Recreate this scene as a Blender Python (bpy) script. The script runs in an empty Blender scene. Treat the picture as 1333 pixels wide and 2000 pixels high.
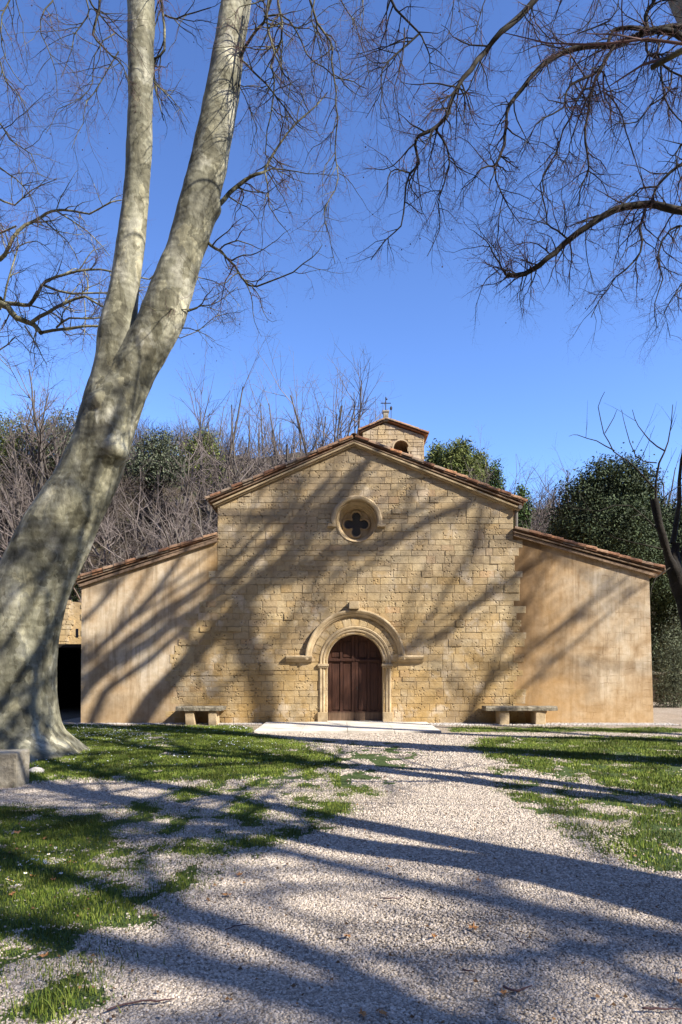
import bpy, bmesh, math, random
import numpy as np
from mathutils import Vector, noise as mnoise
random.seed(7); rng = np.random.default_rng(7)
scn = bpy.context.scene
R = math.radians

# ------------------------------------------------------------------ camera
F, HZ, EYE = 1333.0, 1306.4, 1.6          # focal length / horizon row measured on the 1333 px wide photo
cam = bpy.data.cameras.new('camera'); camo = bpy.data.objects.new('camera', cam)
scn.collection.objects.link(camo); scn.camera = camo
cam.sensor_fit = 'HORIZONTAL'; cam.sensor_width = 24.0; cam.lens = 24.0
cam.shift_y = (HZ - 1000.0) / 1333.0
cam.clip_start = 0.05; cam.clip_end = 2000
camo.location = (0, 0, EYE); camo.rotation_euler = (R(90), 0, 0)

# ------------------------------------------------------------------ sky and sun
LD = Vector((-1.0, 0.60, -0.92)).normalized()     # direction the sunlight travels
w = bpy.data.worlds.new('World'); scn.world = w; w.use_nodes = True
nt = w.node_tree; nt.nodes.clear()
wo = nt.nodes.new('ShaderNodeOutputWorld'); bg = nt.nodes.new('ShaderNodeBackground')
sky = nt.nodes.new('ShaderNodeTexSky'); sky.sky_type = 'NISHITA'; sky.sun_disc = False
sky.sun_elevation = math.asin(-LD.z); sky.sun_rotation = math.atan2(-LD.x, -LD.y)
sky.altitude = 300; sky.air_density = 1.0; sky.dust_density = 0.3; sky.ozone_density = 4.6
hs = nt.nodes.new('ShaderNodeHueSaturation'); hs.inputs['Saturation'].default_value = 1.0; hs.inputs['Hue'].default_value = 0.505
gmn = nt.nodes.new('ShaderNodeGamma'); gmn.inputs[1].default_value = 1.3
nt.links.new(sky.outputs[0], hs.inputs['Color']); nt.links.new(hs.outputs[0], gmn.inputs[0]); nt.links.new(gmn.outputs[0], bg.inputs[0])
bg.inputs[1].default_value = 0.092
nt.links.new(bg.outputs[0], wo.inputs[0])
sun = bpy.data.lights.new('sun', 'SUN'); sun.energy = 5.0; sun.angle = R(0.5); sun.color = (1.0, 0.945, 0.85)
suno = bpy.data.objects.new('sun', sun); scn.collection.objects.link(suno)
suno.rotation_euler = LD.to_track_quat('-Z', 'Y').to_euler(); suno.location = (30, -20, 40)
scn.view_settings.view_transform = 'Standard'; scn.view_settings.look = 'None'
scn.view_settings.gamma = 1; scn.view_settings.exposure = 1.17

# ------------------------------------------------------------------ helpers
def P(px, py, Y): return Vector(((px - 666.5) / F * Y, Y, EYE - (py - HZ) / F * Y))
def G(px, py, z=0.0):
    Y = (EYE - z) * F / (py - HZ); return ((px - 666.5) / F * Y, Y)
def link(o, parent=None):
    scn.collection.objects.link(o)
    if parent is not None: o.parent = parent
    return o
def tag(o, label=None, cat=None, group=None, kind=None):
    if label: o['label'] = label
    if cat: o['category'] = cat
    if group: o['group'] = group
    if kind: o['kind'] = kind
    return o
def empty(name, loc=(0, 0, 0)):
    o = bpy.data.objects.new(name, None); o.location = loc; o.empty_display_size = 0.3; return link(o)
def smooth(me): me.polygons.foreach_set('use_smooth', [True] * len(me.polygons))

def mesh_np(name, V, Fq, mat, parent=None, smooth_=False, tri=False, origin=None):
    k = 3 if tri else 4
    V = np.asarray(V, dtype=np.float32); Fq = np.asarray(Fq, dtype=np.int32)
    if origin is not None: V = V - np.array(origin, dtype=np.float32)
    me = bpy.data.meshes.new(name)
    me.vertices.add(len(V)); me.vertices.foreach_set('co', V.ravel())
    me.loops.add(Fq.size); me.loops.foreach_set('vertex_index', Fq.ravel())
    me.polygons.add(len(Fq)); me.polygons.foreach_set('loop_start', np.arange(0, Fq.size, k, dtype=np.int32))
    if smooth_: me.polygons.foreach_set('use_smooth', np.ones(len(Fq), dtype=bool))
    me.update(calc_edges=True); me.validate()
    me.materials.append(mat)
    o = bpy.data.objects.new(name, me)
    return link(o, parent)

class MB:
    """collects polygons"""
    def __init__(s): s.v = []; s.f = []
    def add(s, vs, fs):
        b = len(s.v); s.v.extend([tuple(v) for v in vs]); s.f.extend([tuple(b + i for i in f) for f in fs])
    def box(s, x0, x1, y0, y1, z0, z1):
        s.add([(x0,y0,z0),(x1,y0,z0),(x1,y1,z0),(x0,y1,z0),(x0,y0,z1),(x1,y0,z1),(x1,y1,z1),(x0,y1,z1)],
              [(0,3,2,1),(4,5,6,7),(0,1,5,4),(1,2,6,5),(2,3,7,6),(3,0,4,7)])
    def prism(s, poly, y0, y1):               # poly in (x,z), counter-clockwise seen from -Y
        n = len(poly)
        s.add([(x, y0, z) for x, z in poly] + [(x, y1, z) for x, z in poly],
              [tuple(range(n)), tuple(range(2*n-1, n-1, -1))] + [((i+1) % n, i, i+n, (i+1) % n + n) for i in range(n)])
    def tube(s, pts, rad, n=10):
        pts = [Vector(p) for p in pts]; rings = []
        for i, p in enumerate(pts):
            t = (pts[min(i+1, len(pts)-1)] - pts[max(i-1, 0)]).normalized()
            a = t.cross(Vector((0.13, 0.97, 0.2)));
            if a.length < 0.2: a = t.cross(Vector((1, 0, 0)))
            a.normalize(); b = t.cross(a); r = rad[i] if hasattr(rad, '__len__') else rad
            rings.append([p + (a*math.cos(2*math.pi*k/n) + b*math.sin(2*math.pi*k/n))*r for k in range(n)])
        fs = []
        for i in range(len(pts)-1):
            for k in range(n): fs.append((i*n+k, i*n+(k+1) % n, (i+1)*n+(k+1) % n, (i+1)*n+k))
        fs.append(tuple(range(n-1, -1, -1))); fs.append(tuple((len(pts)-1)*n+k for k in range(n)))
        s.add([v for r_ in rings for v in r_], fs)
    def build(s, name, mat, parent=None, smooth_=False, bevel=0, origin=None):
        me = bpy.data.meshes.new(name)
        vs = s.v if origin is None else [(v[0]-origin[0], v[1]-origin[1], v[2]-origin[2]) for v in s.v]
        me.from_pydata(vs, [], s.f); me.validate(); me.update()
        bm = bmesh.new(); bm.from_mesh(me); bmesh.ops.recalc_face_normals(bm, faces=bm.faces)
        if bevel:
            bmesh.ops.bevel(bm, geom=[e for e in bm.edges if len(e.link_faces) == 2 and e.calc_face_angle(0) > 0.5], offset=bevel, segments=2, affect='EDGES', profile=0.6)
        bm.to_mesh(me); bm.free()
        if smooth_: smooth(me)
        me.materials.append(mat)
        return link(bpy.data.objects.new(name, me), parent)

def baked(o):
    """evaluate modifiers into the mesh"""
    dg = bpy.context.evaluated_depsgraph_get(); dg.update()
    me = bpy.data.meshes.new_from_object(o.evaluated_get(dg)); o.modifiers.clear(); o.data = me
    return o

class Tubes:
    """batched thin tubes for branches and twigs"""
    def __init__(s): s.items = {}
    def add(s, pts, rad, sides):
        s.items.setdefault((len(pts), sides), []).append((pts, rad))
    def count(s): return sum(len(v) for v in s.items.values())
    def build(s, name, mat, parent=None, origin=None, sm=True):
        VV = []; FF = []; base = 0
        for (n, sd), L in s.items.items():
            A = np.array([[tuple(p) for p in it[0]] for it in L], dtype=np.float64); Rr = np.array([it[1] for it in L], dtype=np.float64)
            T = np.gradient(A, axis=1); T /= np.linalg.norm(T, axis=2, keepdims=True) + 1e-9
            m = A[:, -1] - A[:, 0]; ref = np.where((np.abs(m[:, 2]) > np.abs(m[:, 0]))[:, None], np.array([[1., .1, 0]]), np.array([[0, .1, 1.]]))
            a = np.cross(T, ref[:, None, :]); a /= np.linalg.norm(a, axis=2, keepdims=True) + 1e-9
            b = np.cross(T, a)
            ang = np.arange(sd) * 2 * np.pi / sd
            V = A[:, :, None, :] + Rr[:, :, None, None] * (a[:, :, None, :] * np.cos(ang)[None, None, :, None] + b[:, :, None, :] * np.sin(ang)[None, None, :, None])
            k = len(L)
            idx = np.arange(k * n * sd).reshape(k, n, sd) + base
            q = np.stack([idx[:, :-1, :], np.roll(idx, -1, 2)[:, :-1, :], np.roll(idx, -1, 2)[:, 1:, :], idx[:, 1:, :]], -1).reshape(-1, 4)
            VV.append(V.reshape(-1, 3)); FF.append(q); base += k * n * sd
        if not VV: return None
        return mesh_np(name, np.concatenate(VV), np.concatenate(FF), mat, parent, sm, origin=origin)

# lattice value noise for layout (numpy)
_tab = rng.random((256, 256))
def vnoise(x, y):
    x = np.asarray(x, float); y = np.asarray(y, float)
    xi = np.floor(x).astype(int); yi = np.floor(y).astype(int); fx = x - xi; fy = y - yi
    fx = fx*fx*(3-2*fx); fy = fy*fy*(3-2*fy)
    g = lambda i, j: _tab[i & 255, j & 255]
    return (g(xi, yi)*(1-fx)+g(xi+1, yi)*fx)*(1-fy) + (g(xi, yi+1)*(1-fx)+g(xi+1, yi+1)*fx)*fy
def fbm(x, y, o=4):
    s = 0; a = .5; t = 0
    for i in range(o):
        s = s + a*vnoise(x*2**i+17*i, y*2**i+31*i); t += a; a *= .5
    return s/t
def sstep(a, b, x): t = np.clip((np.asarray(x, float)-a)/(b-a), 0, 1); return t*t*(3-2*t)

# ------------------------------------------------------------------ materials
def newmat(name):
    m = bpy.data.materials.new(name); m.use_nodes = True; t = m.node_tree
    b = t.nodes['Principled BSDF']; b.inputs['Specular IOR Level'].default_value = 0.25
    return m, t, b
def N(t, typ, **kw):
    n = t.nodes.new(typ)
    for k, v in kw.items():
        if k in n.inputs: n.inputs[k].default_value = v
        else: setattr(n, k, v)
    return n
def ramp(t, src, stops, interp='LINEAR'):
    r = t.nodes.new('ShaderNodeValToRGB'); r.color_ramp.interpolation = interp
    e = r.color_ramp.elements
    while len(e) > 1: e.remove(e[-1])
    e[0].position = stops[0][0]; e[0].color = tuple(stops[0][1]) + (1,)
    for p, c in stops[1:]:
        x = e.new(p); x.color = tuple(c) + (1,)
    t.links.new(src, r.inputs[0]); return r.outputs[0]
def mix(t, fac, a, b, mode='MIX'):
    n = t.nodes.new('ShaderNodeMix'); n.data_type = 'RGBA'; n.blend_type = mode
    for i, v in ((0, fac), (6, a), (7, b)):
        if isinstance(v, (int, float)): n.inputs[i].default_value = v
        elif isinstance(v, tuple): n.inputs[i].default_value = v + (1,)
        else: t.links.new(v, n.inputs[i])
    return n.outputs[2]
def math_(t, op, a, b=0.0, clamp=False):
    n = t.nodes.new('ShaderNodeMath'); n.operation = op; n.use_clamp = clamp
    for i, v in ((0, a), (1, b)):
        if isinstance(v, (int, float)): n.inputs[i].default_value = v
        else: t.links.new(v, n.inputs[i])
    return n.outputs[0]
def coords(t, scale=(1, 1, 1)):
    tc = t.nodes.new('ShaderNodeTexCoord'); mp = t.nodes.new('ShaderNodeMapping'); mp.inputs['Scale'].default_value = scale
    t.links.new(tc.outputs['Object'], mp.inputs[0]); return mp.outputs[0]
def noise(t, co, scale, detail=6, rough=0.55, dist=0.0):
    n = N(t, 'ShaderNodeTexNoise', Scale=scale, Detail=detail, Roughness=rough, Distortion=dist); t.links.new(co, n.inputs['Vector']); return n.outputs[0]
def bump(t, bsdf, h, strength, dist=0.02, prev=None):
    b = N(t, 'ShaderNodeBump', Strength=strength, Distance=dist); t.links.new(h, b.inputs['Height'])
    if prev is not None: t.links.new(prev, b.inputs['Normal'])
    t.links.new(b.outputs[0], bsdf.inputs['Normal']); return b.outputs[0]
def simple(name, c1, c2, scale=4, rough=0.85, bs=0.3, bscale=30, bd=0.01, island=0.0):
    m, t, b = newmat(name); co = coords(t)
    col = ramp(t, noise(t, co, scale), [(0.3, c1), (0.7, c2)])
    if island:
        g = t.nodes.new('ShaderNodeNewGeometry')
        v = ramp(t, g.outputs['Random Per Island'], [(0, (1-island,)*3), (1, (1+island*.6,)*3)])
        col = mix(t, 1.0, col, v, 'MULTIPLY')
    t.links.new(col, b.inputs['Base Color']); b.inputs['Roughness'].default_value = rough
    bump(t, b, noise(t, co, bscale, 8, .65), bs, bd)
    return m

def mat_stone():
    m, t, b = newmat('limestone_blocks'); co = coords(t)
    g = t.nodes.new('ShaderNodeNewGeometry')
    c = ramp(t, g.outputs['Random Per Island'], [(0, (.22,.145,.07)), (.12, (.34,.23,.11)), (.3, (.42,.30,.145)), (.5, (.47,.345,.175)), (.6, (.45,.28,.095)), (.74, (.37,.27,.15)), (.86, (.54,.42,.235)), (.95, (.32,.245,.165)), (1, (.48,.25,.095))])
    n1 = noise(t, co, 1.1, 5); n2 = noise(t, co, 9, 8, .7); n3 = noise(t, co, 38, 6, .7)
    c = mix(t, .5, c, ramp(t, n1, [(.3, (.36,.27,.155)), (.5, (.50,.395,.25)), (.7, (.58,.485,.345))]), 'MIX')
    c = mix(t, 1, c, ramp(t, n2, [(.25, (.62,.58,.52)), (.45, (.98,.97,.95)), (.7, (1.12,1.12,1.1))]), 'MULTIPLY')
    # damp ochre staining low on the wall, grey weathering under the gable
    sx = N(t, 'ShaderNodeSeparateXYZ'); t.links.new(co, sx.inputs[0])
    low = math_(t, 'MULTIPLY', ramp(t, math_(t, 'DIVIDE', sx.outputs[2], 4.6), [(0, (1,)*3), (1, (0,)*3)]), ramp(t, noise(t, co, .9, 6, .65), [(.38, (0,)*3), (.56, (1,)*3)]))
    c = mix(t, math_(t, 'MULTIPLY', low, .75), c, (.40, .245, .075))
    c = mix(t, ramp(t, noise(t, co, .55, 7, .7, .6), [(.52, (0,)*3), (.66, (.5,)*3)]), c, (.20, .15, .10))
    c = mix(t, ramp(t, noise(t, co, 1.3, 6, .6, .3), [(.56, (0,)*3), (.66, (.6,)*3)]), c, (.62, .52, .39))
    hi = math_(t, 'MULTIPLY', ramp(t, math_(t, 'DIVIDE', sx.outputs[2], 8.5), [(.45, (0,)*3), (.9, (1,)*3)]), ramp(t, noise(t, co, 1.7, 4), [(.3, (0,)*3), (.6, (1,)*3)]))
    c = mix(t, math_(t, 'MULTIPLY', hi, .5), c, (.30, .235, .16))
    # worn pits
    v = N(t, 'ShaderNodeTexVoronoi', Scale=11.0); t.links.new(co, v.inputs['Vector'])
    pit = math_(t, 'MULTIPLY', ramp(t, v.outputs[0], [(.10, (1,)*3), (.34, (0,)*3)]), ramp(t, noise(t, co, 2.4, 4), [(.48, (0,)*3), (.56, (1,)*3)]))
    c = mix(t, math_(t, 'MULTIPLY', pit, .5), c, (.15, .10, .05))
    t.links.new(c, b.inputs['Base Color']); b.inputs['Roughness'].default_value = .92
    p = bump(t, b, noise(t, co, 5, 3, .5), .5, .03)
    p = bump(t, b, n2, .6, .02, p); p = bump(t, b, n3, .6, .012, p)
    inv = math_(t, 'SUBTRACT', 1.0, pit); bump(t, b, inv, .9, .03, p)
    return m
def mat_plaster(flip):
    m, t, b = newmat('ochre_plaster'); co = coords(t)
    n1 = noise(t, co, .7, 5, .5, .3); n2 = noise(t, co, 6, 7, .6)
    c = ramp(t, noise(t, co, .9, 7, .65, .5), [(.32, (.38,.26,.145)), (.46, (.51,.385,.25)), (.56, (.57,.46,.325)), (.68, (.64,.54,.41))])
    cv = coords(t, (2.6, 1, .35)); c = mix(t, ramp(t, noise(t, cv, 1.6, 7, .65, .3), [(.54, (0,)*3), (.68, (.55,)*3)]), c, (.23, .15, .075))
    drip = math_(t, 'MULTIPLY', ramp(t, noise(t, coords(t, (5, 1, .25)), 1.5, 6, .7), [(.47, (0,)*3), (.6, (1,)*3)]), .45)
    c = mix(t, drip, c, mix(t, 1, c, (.62, .55, .46), 'MULTIPLY'))
    ck = noise(t, co, 3.3, 10, .75, 1.2); c = mix(t, ramp(t, ck, [(.30, (.8,)*3), (.36, (0,)*3)]), c, (.24, .17, .10))
    sx = N(t, 'ShaderNodeSeparateXYZ'); t.links.new(co, sx.inputs[0])
    wob = math_(t, 'MULTIPLY', math_(t, 'SUBTRACT', noise(t, co, 2.0, 4), .5), 1.6)
    zz = math_(t, 'ADD', sx.outputs[2], wob)
    low = ramp(t, math_(t, 'DIVIDE', zz, 1.6), [(.1, (1,)*3), (.9, (0,)*3)])
    c = mix(t, math_(t, 'MULTIPLY', low, .6), c, (.41, .26, .115))
    xx = math_(t, 'ADD', sx.outputs[0], wob)
    if flip:   # south aisle: orange bands by the nave, block-work showing at the far end
        near = ramp(t, math_(t, 'DIVIDE', math_(t, 'SUBTRACT', xx, 5.0), 2.2), [(0, (1,)*3), (.55, (.55,)*3), (1, (0,)*3)])
        c = mix(t, math_(t, 'MULTIPLY', near, .75), c, (.38, .215, .075))
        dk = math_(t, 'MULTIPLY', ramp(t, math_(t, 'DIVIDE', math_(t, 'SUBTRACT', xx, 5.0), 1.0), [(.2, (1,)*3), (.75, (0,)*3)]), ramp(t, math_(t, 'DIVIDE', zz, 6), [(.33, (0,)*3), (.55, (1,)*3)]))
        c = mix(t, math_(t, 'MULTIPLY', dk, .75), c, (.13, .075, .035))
        br = N(t, 'ShaderNodeTexBrick', Scale=1.0); br.inputs['Mortar Size'].default_value = .012; br.inputs['Brick Width'].default_value = .47; br.inputs['Row Height'].default_value = .21; br.squash = 1.5; br.squash_frequency = 3; br.offset_frequency = 2; br.offset = .37
        br.inputs['Color1'].default_value = (1, 1, 1, 1); br.inputs['Color2'].default_value = (.86, .84, .8, 1); br.inputs['Mortar'].default_value = (.45, .38, .30, 1); br.inputs['Mortar Smooth'].default_value = .4
        cb = N(t, 'ShaderNodeCombineXYZ'); t.links.new(sx.outputs[0], cb.inputs[0]); t.links.new(sx.outputs[2], cb.inputs[1])
        dv = N(t, 'ShaderNodeVectorMath', operation='ADD'); t.links.new(cb.outputs[0], dv.inputs[0])
        nn = N(t, 'ShaderNodeTexNoise', Scale=2.5); t.links.new(co, nn.inputs['Vector']); sc = N(t, 'ShaderNodeVectorMath', operation='SCALE'); sc.inputs['Scale'].default_value = .16
        t.links.new(nn.outputs[1], sc.inputs[0]); t.links.new(sc.outputs[0], dv.inputs[1]); t.links.new(dv.outputs[0], br.inputs['Vector'])
        far = math_(t, 'MULTIPLY', ramp(t, math_(t, 'DIVIDE', math_(t, 'SUBTRACT', xx, 5.0), 4.2), [(.25, (0,)*3), (.6, (1,)*3)]), ramp(t, noise(t, co, 1.9, 6, .7), [(.46, (0,)*3), (.62, (1,)*3)]))
        c = mix(t, math_(t, 'MULTIPLY', far, .75), c, mix(t, 1, c, br.outputs[0], 'MULTIPLY'))
    else:
        near = ramp(t, math_(t, 'DIVIDE', math_(t, 'SUBTRACT', -3.4, xx), 1.8), [(0, (1,)*3), (1, (0,)*3)])
        c = mix(t, math_(t, 'MULTIPLY', near, .6), c, (.47, .28, .09))
    c = mix(t, 1, c, ramp(t, n2, [(.3, (.86,.84,.8)), (.6, (1.04,)*3)]), 'MULTIPLY')
    t.links.new(c, b.inputs['Base Color']); b.inputs['Roughness'].default_value = .93
    p = bump(t, b, n1, .5, .04); p = bump(t, b, n2, .35, .02, p); bump(t, b, noise(t, co, 50, 5, .7), .35, .006, p)
    return m
def mat_bark(name, dark, mid, light, sc=1.0, bs=.5):
    m, t, b = newmat(name); co = coords(t, (1, 1, .45)); co1 = coords(t)
    n1 = noise(t, co, 1.6*sc, 4, .5, .6); n2 = noise(t, co, 7*sc, 8, .7, .4)
    c = ramp(t, math_(t, 'ADD', math_(t, 'MULTIPLY', n1, .6), math_(t, 'MULTIPLY', noise(t, co1, 3.1*sc, 8, .65, .8), .4)), [(.36, dark), (.5, mid), (.62, light)])
    c = mix(t, 1, c, ramp(t, n2, [(.3, (.42,.40,.34)), (.46, (.92,)*3), (.68, (1.25,)*3)]), 'MULTIPLY')
    wr = N(t, 'ShaderNodeTexWave', Scale=2.2*sc, Distortion=9.0, Detail=5.0); wr.bands_direction = 'Z'; t.links.new(co1, wr.inputs['Vector'])
    wn = N(t, 'ShaderNodeTexNoise', Scale=4.0*sc, Detail=4.0); t.links.new(co1, wn.inputs['Vector']); ws_ = N(t, 'ShaderNodeVectorMath', operation='SCALE'); ws_.inputs['Scale'].default_value = .35; t.links.new(wn.outputs[1], ws_.inputs[0])
    wa = N(t, 'ShaderNodeVectorMath', operation='ADD'); t.links.new(co, wa.inputs[0]); t.links.new(ws_.outputs[0], wa.inputs[1])
    pv = N(t, 'ShaderNodeTexVoronoi', Scale=5.5*sc); t.links.new(wa.outputs[0], pv.inputs['Vector']); ps = N(t, 'ShaderNodeSeparateColor'); t.links.new(pv.outputs['Color'], ps.inputs[0])
    plate = ramp(t, ps.outputs[0], [(0, (.60,.58,.50)), (.22, (.95,.95,.9)), (.45, (1.0,1.0,1.0)), (.72, (1.22,1.20,1.1)), (.9, (1.5,1.45,1.3))], 'CONSTANT')
    c = mix(t, .8, c, plate, 'MULTIPLY')
    spk = ramp(t, noise(t, coords(t, (1, 1, 2.4)), 26*sc, 3, .6), [(.64, (0,)*3), (.69, (1,)*3)]); c = mix(t, math_(t, 'MULTIPLY', spk, .55), c, dark)
    v = N(t, 'ShaderNodeTexVoronoi', Scale=9.0*sc, feature='SMOOTH_F1'); t.links.new(co, v.inputs['Vector'])
    fl = ramp(t, noise(t, co1, 5*sc, 5, .6, 1.0), [(.60, (0,)*3), (.64, (1,)*3)])
    c = mix(t, math_(t, 'MULTIPLY', fl, .35), c, tuple(x*.62 for x in mid))
    t.links.new(c, b.inputs['Base Color']); b.inputs['Roughness'].default_value = .8
    p = bump(t, b, n1, .5, .06); p = bump(t, b, n2, bs*1.5, .025, p); p = bump(t, b, v.outputs[0], .35, .02, p); p = bump(t, b, wr.outputs[1], .22, .02, p)
    bump(t, b, noise(t, co1, 60, 4, .6), .3, .004, p)
    return m
def mat_tiles():
    m, t, b = newmat('terracotta_tiles'); co = coords(t)
    g = t.nodes.new('ShaderNodeNewGeometry')
    c = ramp(t, g.outputs['Random Per Island'], [(0, (.17,.08,.045)), (.25, (.30,.15,.08)), (.5, (.33,.21,.13)), (.7, (.26,.20,.145)), (.85, (.44,.20,.09)), (1, (.42,.32,.21))])
    n = noise(t, co, 12, 6)
    c = mix(t, 1, c, ramp(t, n, [(.3, (.45,.45,.42)), (.6, (1.05,)*3)]), 'MULTIPLY')
    t.links.new(c, b.inputs['Base Color']); b.inputs['Roughness'].default_value = .9; bump(t, b, n, .4, .01); return m
def mat_wood():
    m, t, b = newmat('old_dark_wood'); co = coords(t, (1, 1, .06)); co1 = coords(t)
    n = noise(t, co, 28, 6, .6); n1 = noise(t, co1, 2.2, 5)
    c = ramp(t, n, [(.3, (.022,.010,.007)), (.6, (.075,.033,.022))])
    c = mix(t, ramp(t, n1, [(.45, (0,)*3), (.7, (.6,)*3)]), c, (.085, .036, .020))
    sx = N(t, 'ShaderNodeSeparateXYZ'); t.links.new(co1, sx.inputs[0])
    low = ramp(t, sx.outputs[2], [(.26, (1,)*3), (.34, (0,)*3)])
    c = mix(t, math_(t, 'MULTIPLY', low, .8), c, mix(t, 1, (.19,.125,.08), ramp(t, n, [(.3, (.5,)*3), (.6, (1.1,)*3)]), 'MULTIPLY'))
    t.links.new(c, b.inputs['Base Color']); b.inputs['Roughness'].default_value = .55; bump(t, b, n, .35, .006); return m
def mat_ground():
    m, t, b = newmat('gravel_and_soil'); co = coords(t)
    v = N(t, 'ShaderNodeTexVoronoi', Scale=62.0); t.links.new(co, v.inputs['Vector'])
    v2 = N(t, 'ShaderNodeTexVoronoi', Scale=125.0); t.links.new(co, v2.inputs['Vector'])
    sp = N(t, 'ShaderNodeSeparateColor'); t.links.new(v.outputs['Color'], sp.inputs[0])
    c = ramp(t, sp.outputs[0], [(0, (.25,.19,.13)), (.3, (.43,.355,.27)), (.6, (.53,.445,.345)), (.85, (.48,.375,.28)), (1, (.61,.53,.43))])
    c = mix(t, 1, c, ramp(t, v.outputs[0], [(.25, (1,)*3), (.6, (.5,)*3)]), 'MULTIPLY')
    c = mix(t, 1, c, ramp(t, noise(t, co, .8, 6, .6), [(.3, (.82,.80,.78)), (.6, (1.03,)*3)]), 'MULTIPLY')
    c = mix(t, ramp(t, noise(t, co, .55, 8, .7, .5), [(.5, (0,)*3), (.64, (.6,)*3)]), c, (.27, .205, .14))
    at = N(t, 'ShaderNodeAttribute', attribute_name='grass'); ws = N(t, 'ShaderNodeAttribute', attribute_name='woods')
    n2 = noise(t, co, 14, 6, .7)
    soil = ramp(t, n2, [(.3, (.028,.042,.012)), (.55, (.055,.085,.018)), (.72, (.12,.105,.055))])
    k = math_(t, 'ADD', at.outputs['Fac'], math_(t, 'MULTIPLY', math_(t, 'SUBTRACT', n2, .5), 1.2))
    k = ramp(t, k, [(.42, (0,)*3), (.62, (1,)*3)])
    c = mix(t, k, c, soil)
    wood = ramp(t, noise(t, co, 1.3, 8, .7), [(.3, (.035,.03,.016)), (.5, (.075,.055,.035)), (.68, (.06,.075,.025))])
    c = mix(t, ws.outputs['Fac'], c, wood)
    t.links.new(c, b.inputs['Base Color']); b.inputs['Roughness'].default_value = .95
    h = math_(t, 'SUBTRACT', 1.0, v.outputs[0]); p = bump(t, b, h, .8, .014)
    p = bump(t, b, math_(t, 'SUBTRACT', 1.0, v2.outputs[0]), .4, .006, p)
    bump(t, b, noise(t, co, 3, 5), .3, .05, p)
    return m

M = {}
M['stone'] = mat_stone(); M['plaster_l'] = mat_plaster(False); M['plaster_r'] = mat_plaster(True)
M['trim'] = simple('dressed_limestone', (.33,.24,.13), (.54,.42,.265), 4, .9, .6, 25, .02)
M['grey_stone'] = simple('weathered_grey_stone', (.20,.17,.12), (.40,.36,.28), 7, .95, .8, 22, .03)
M['bench_stone'] = simple('lichen_bench_stone', (.10,.085,.06), (.30,.26,.19), 9, .95, .8, 24, .03)
M['slab'] = simple('pale_stone_paving', (.38,.34,.28), (.66,.61,.53), 1.6, .9, .3, 30, .006)
M['tiles'] = mat_tiles(); M['wood'] = mat_wood()
M['mortar'] = simple('recessed_mortar', (.36,.275,.165), (.48,.38,.245), 6, .95, .6, 40, .01)
M['iron'] = simple('wrought_iron', (.02,.02,.02), (.05,.045,.04), 20, .6, .2)
M['lead'] = simple('grey_leading', (.30,.30,.30), (.42,.42,.42), 20, .5, .1)
M['zinc'] = simple('zinc_pipe', (.10,.09,.08), (.2,.17,.14), 8, .6, .1)
gm, gt, gb = newmat('dark_glass'); gb.inputs['Base Color'].default_value = (.006,.008,.014,1); gb.inputs['Roughness'].default_value = .12; M['glass'] = gm
M['bark'] = mat_bark('plane_bark', (.065,.060,.040), (.19,.18,.128), (.37,.35,.27))
M['bark_branch'] = mat_bark('plane_branch_bark', (.028,.025,.014), (.065,.06,.034), (.16,.15,.09), 1.6)
M['sunlit_branch'] = mat_bark('sunlit_plane_branch_bark', (.075,.07,.04), (.17,.16,.10), (.31,.29,.20), 1.6)  # paler copy of the branch bark, with sunlight put into its colour
M['branch'] = simple('dark_branch_bark', (.014,.012,.008), (.040,.034,.024), 6, .85, .4, 30)
M['twig'] = simple('reddish_twigs', (.065,.036,.036), (.15,.085,.08), 3, .8, .1)
M['seed'] = simple('brown_seed_balls', (.035,.020,.014), (.07,.04,.03), 10, .9, .3)
M['far_bark'] = simple('grey_winter_bark', (.06,.05,.04), (.14,.12,.10), 4, .9, .3)
M['far_twig'] = simple('grey_brown_twigs', (.085,.066,.056), (.20,.165,.148), 1.2, .9, .1)
M['brush'] = simple('brown_brush', (.03,.023,.017), (.08,.062,.046), 1.0, .95, .1)
M['dark_shade_bark'] = simple('dark_shade_toned_bark', (.010,.008,.006), (.030,.024,.018), 5, .9, .6, 18, .03)  # extra dark: shade on the small leaning trunk is put into this colour
def leafmat(name, a, b_, c):
    m, t, b = newmat(name); g = t.nodes.new('ShaderNodeNewGeometry'); co = coords(t)
    col = ramp(t, g.outputs['Random Per Island'], [(0, a), (.5, b_), (1, c)])
    col = mix(t, 1, col, ramp(t, noise(t, co, 1.3, 5), [(.32, (.4,)*3), (.65, (1.45,)*3)]), 'MULTIPLY')
    t.links.new(col, b.inputs['Base Color']); b.inputs['Roughness'].default_value = .75
    return m
M['oak_leaf'] = leafmat('holm_oak_leaves', (.026,.038,.016), (.042,.060,.024), (.075,.10,.042))
M['pine_leaf'] = leafmat('pine_needles', (.06,.08,.018), (.11,.13,.03), (.17,.185,.05))
M['olive_leaf'] = leafmat('grey_green_leaves', (.06,.07,.04), (.10,.115,.065), (.15,.165,.10))
M['ivy_leaf'] = leafmat('ivy_leaves', (.03,.055,.014), (.06,.10,.022), (.10,.15,.035))
M['grass'] = leafmat('grass_blades', (.065,.105,.010), (.115,.16,.018), (.22,.235,.05))
M['petal'] = simple('daisy_petals', (.75,.75,.75), (.85,.85,.85), 10, .6, .0)
M['yolk'] = simple('daisy_centre', (.65,.42,.03), (.75,.5,.05), 10, .8, .0)
M['deadleaf'] = simple('dry_leaf', (.30,.13,.045), (.50,.26,.10), 12, .8, .3)
M['gstone'] = simple('gravel_stones', (.37,.305,.24), (.56,.48,.395), 30, .9, .3, 90, .003, island=.45)
M['ground'] = mat_ground()

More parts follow.
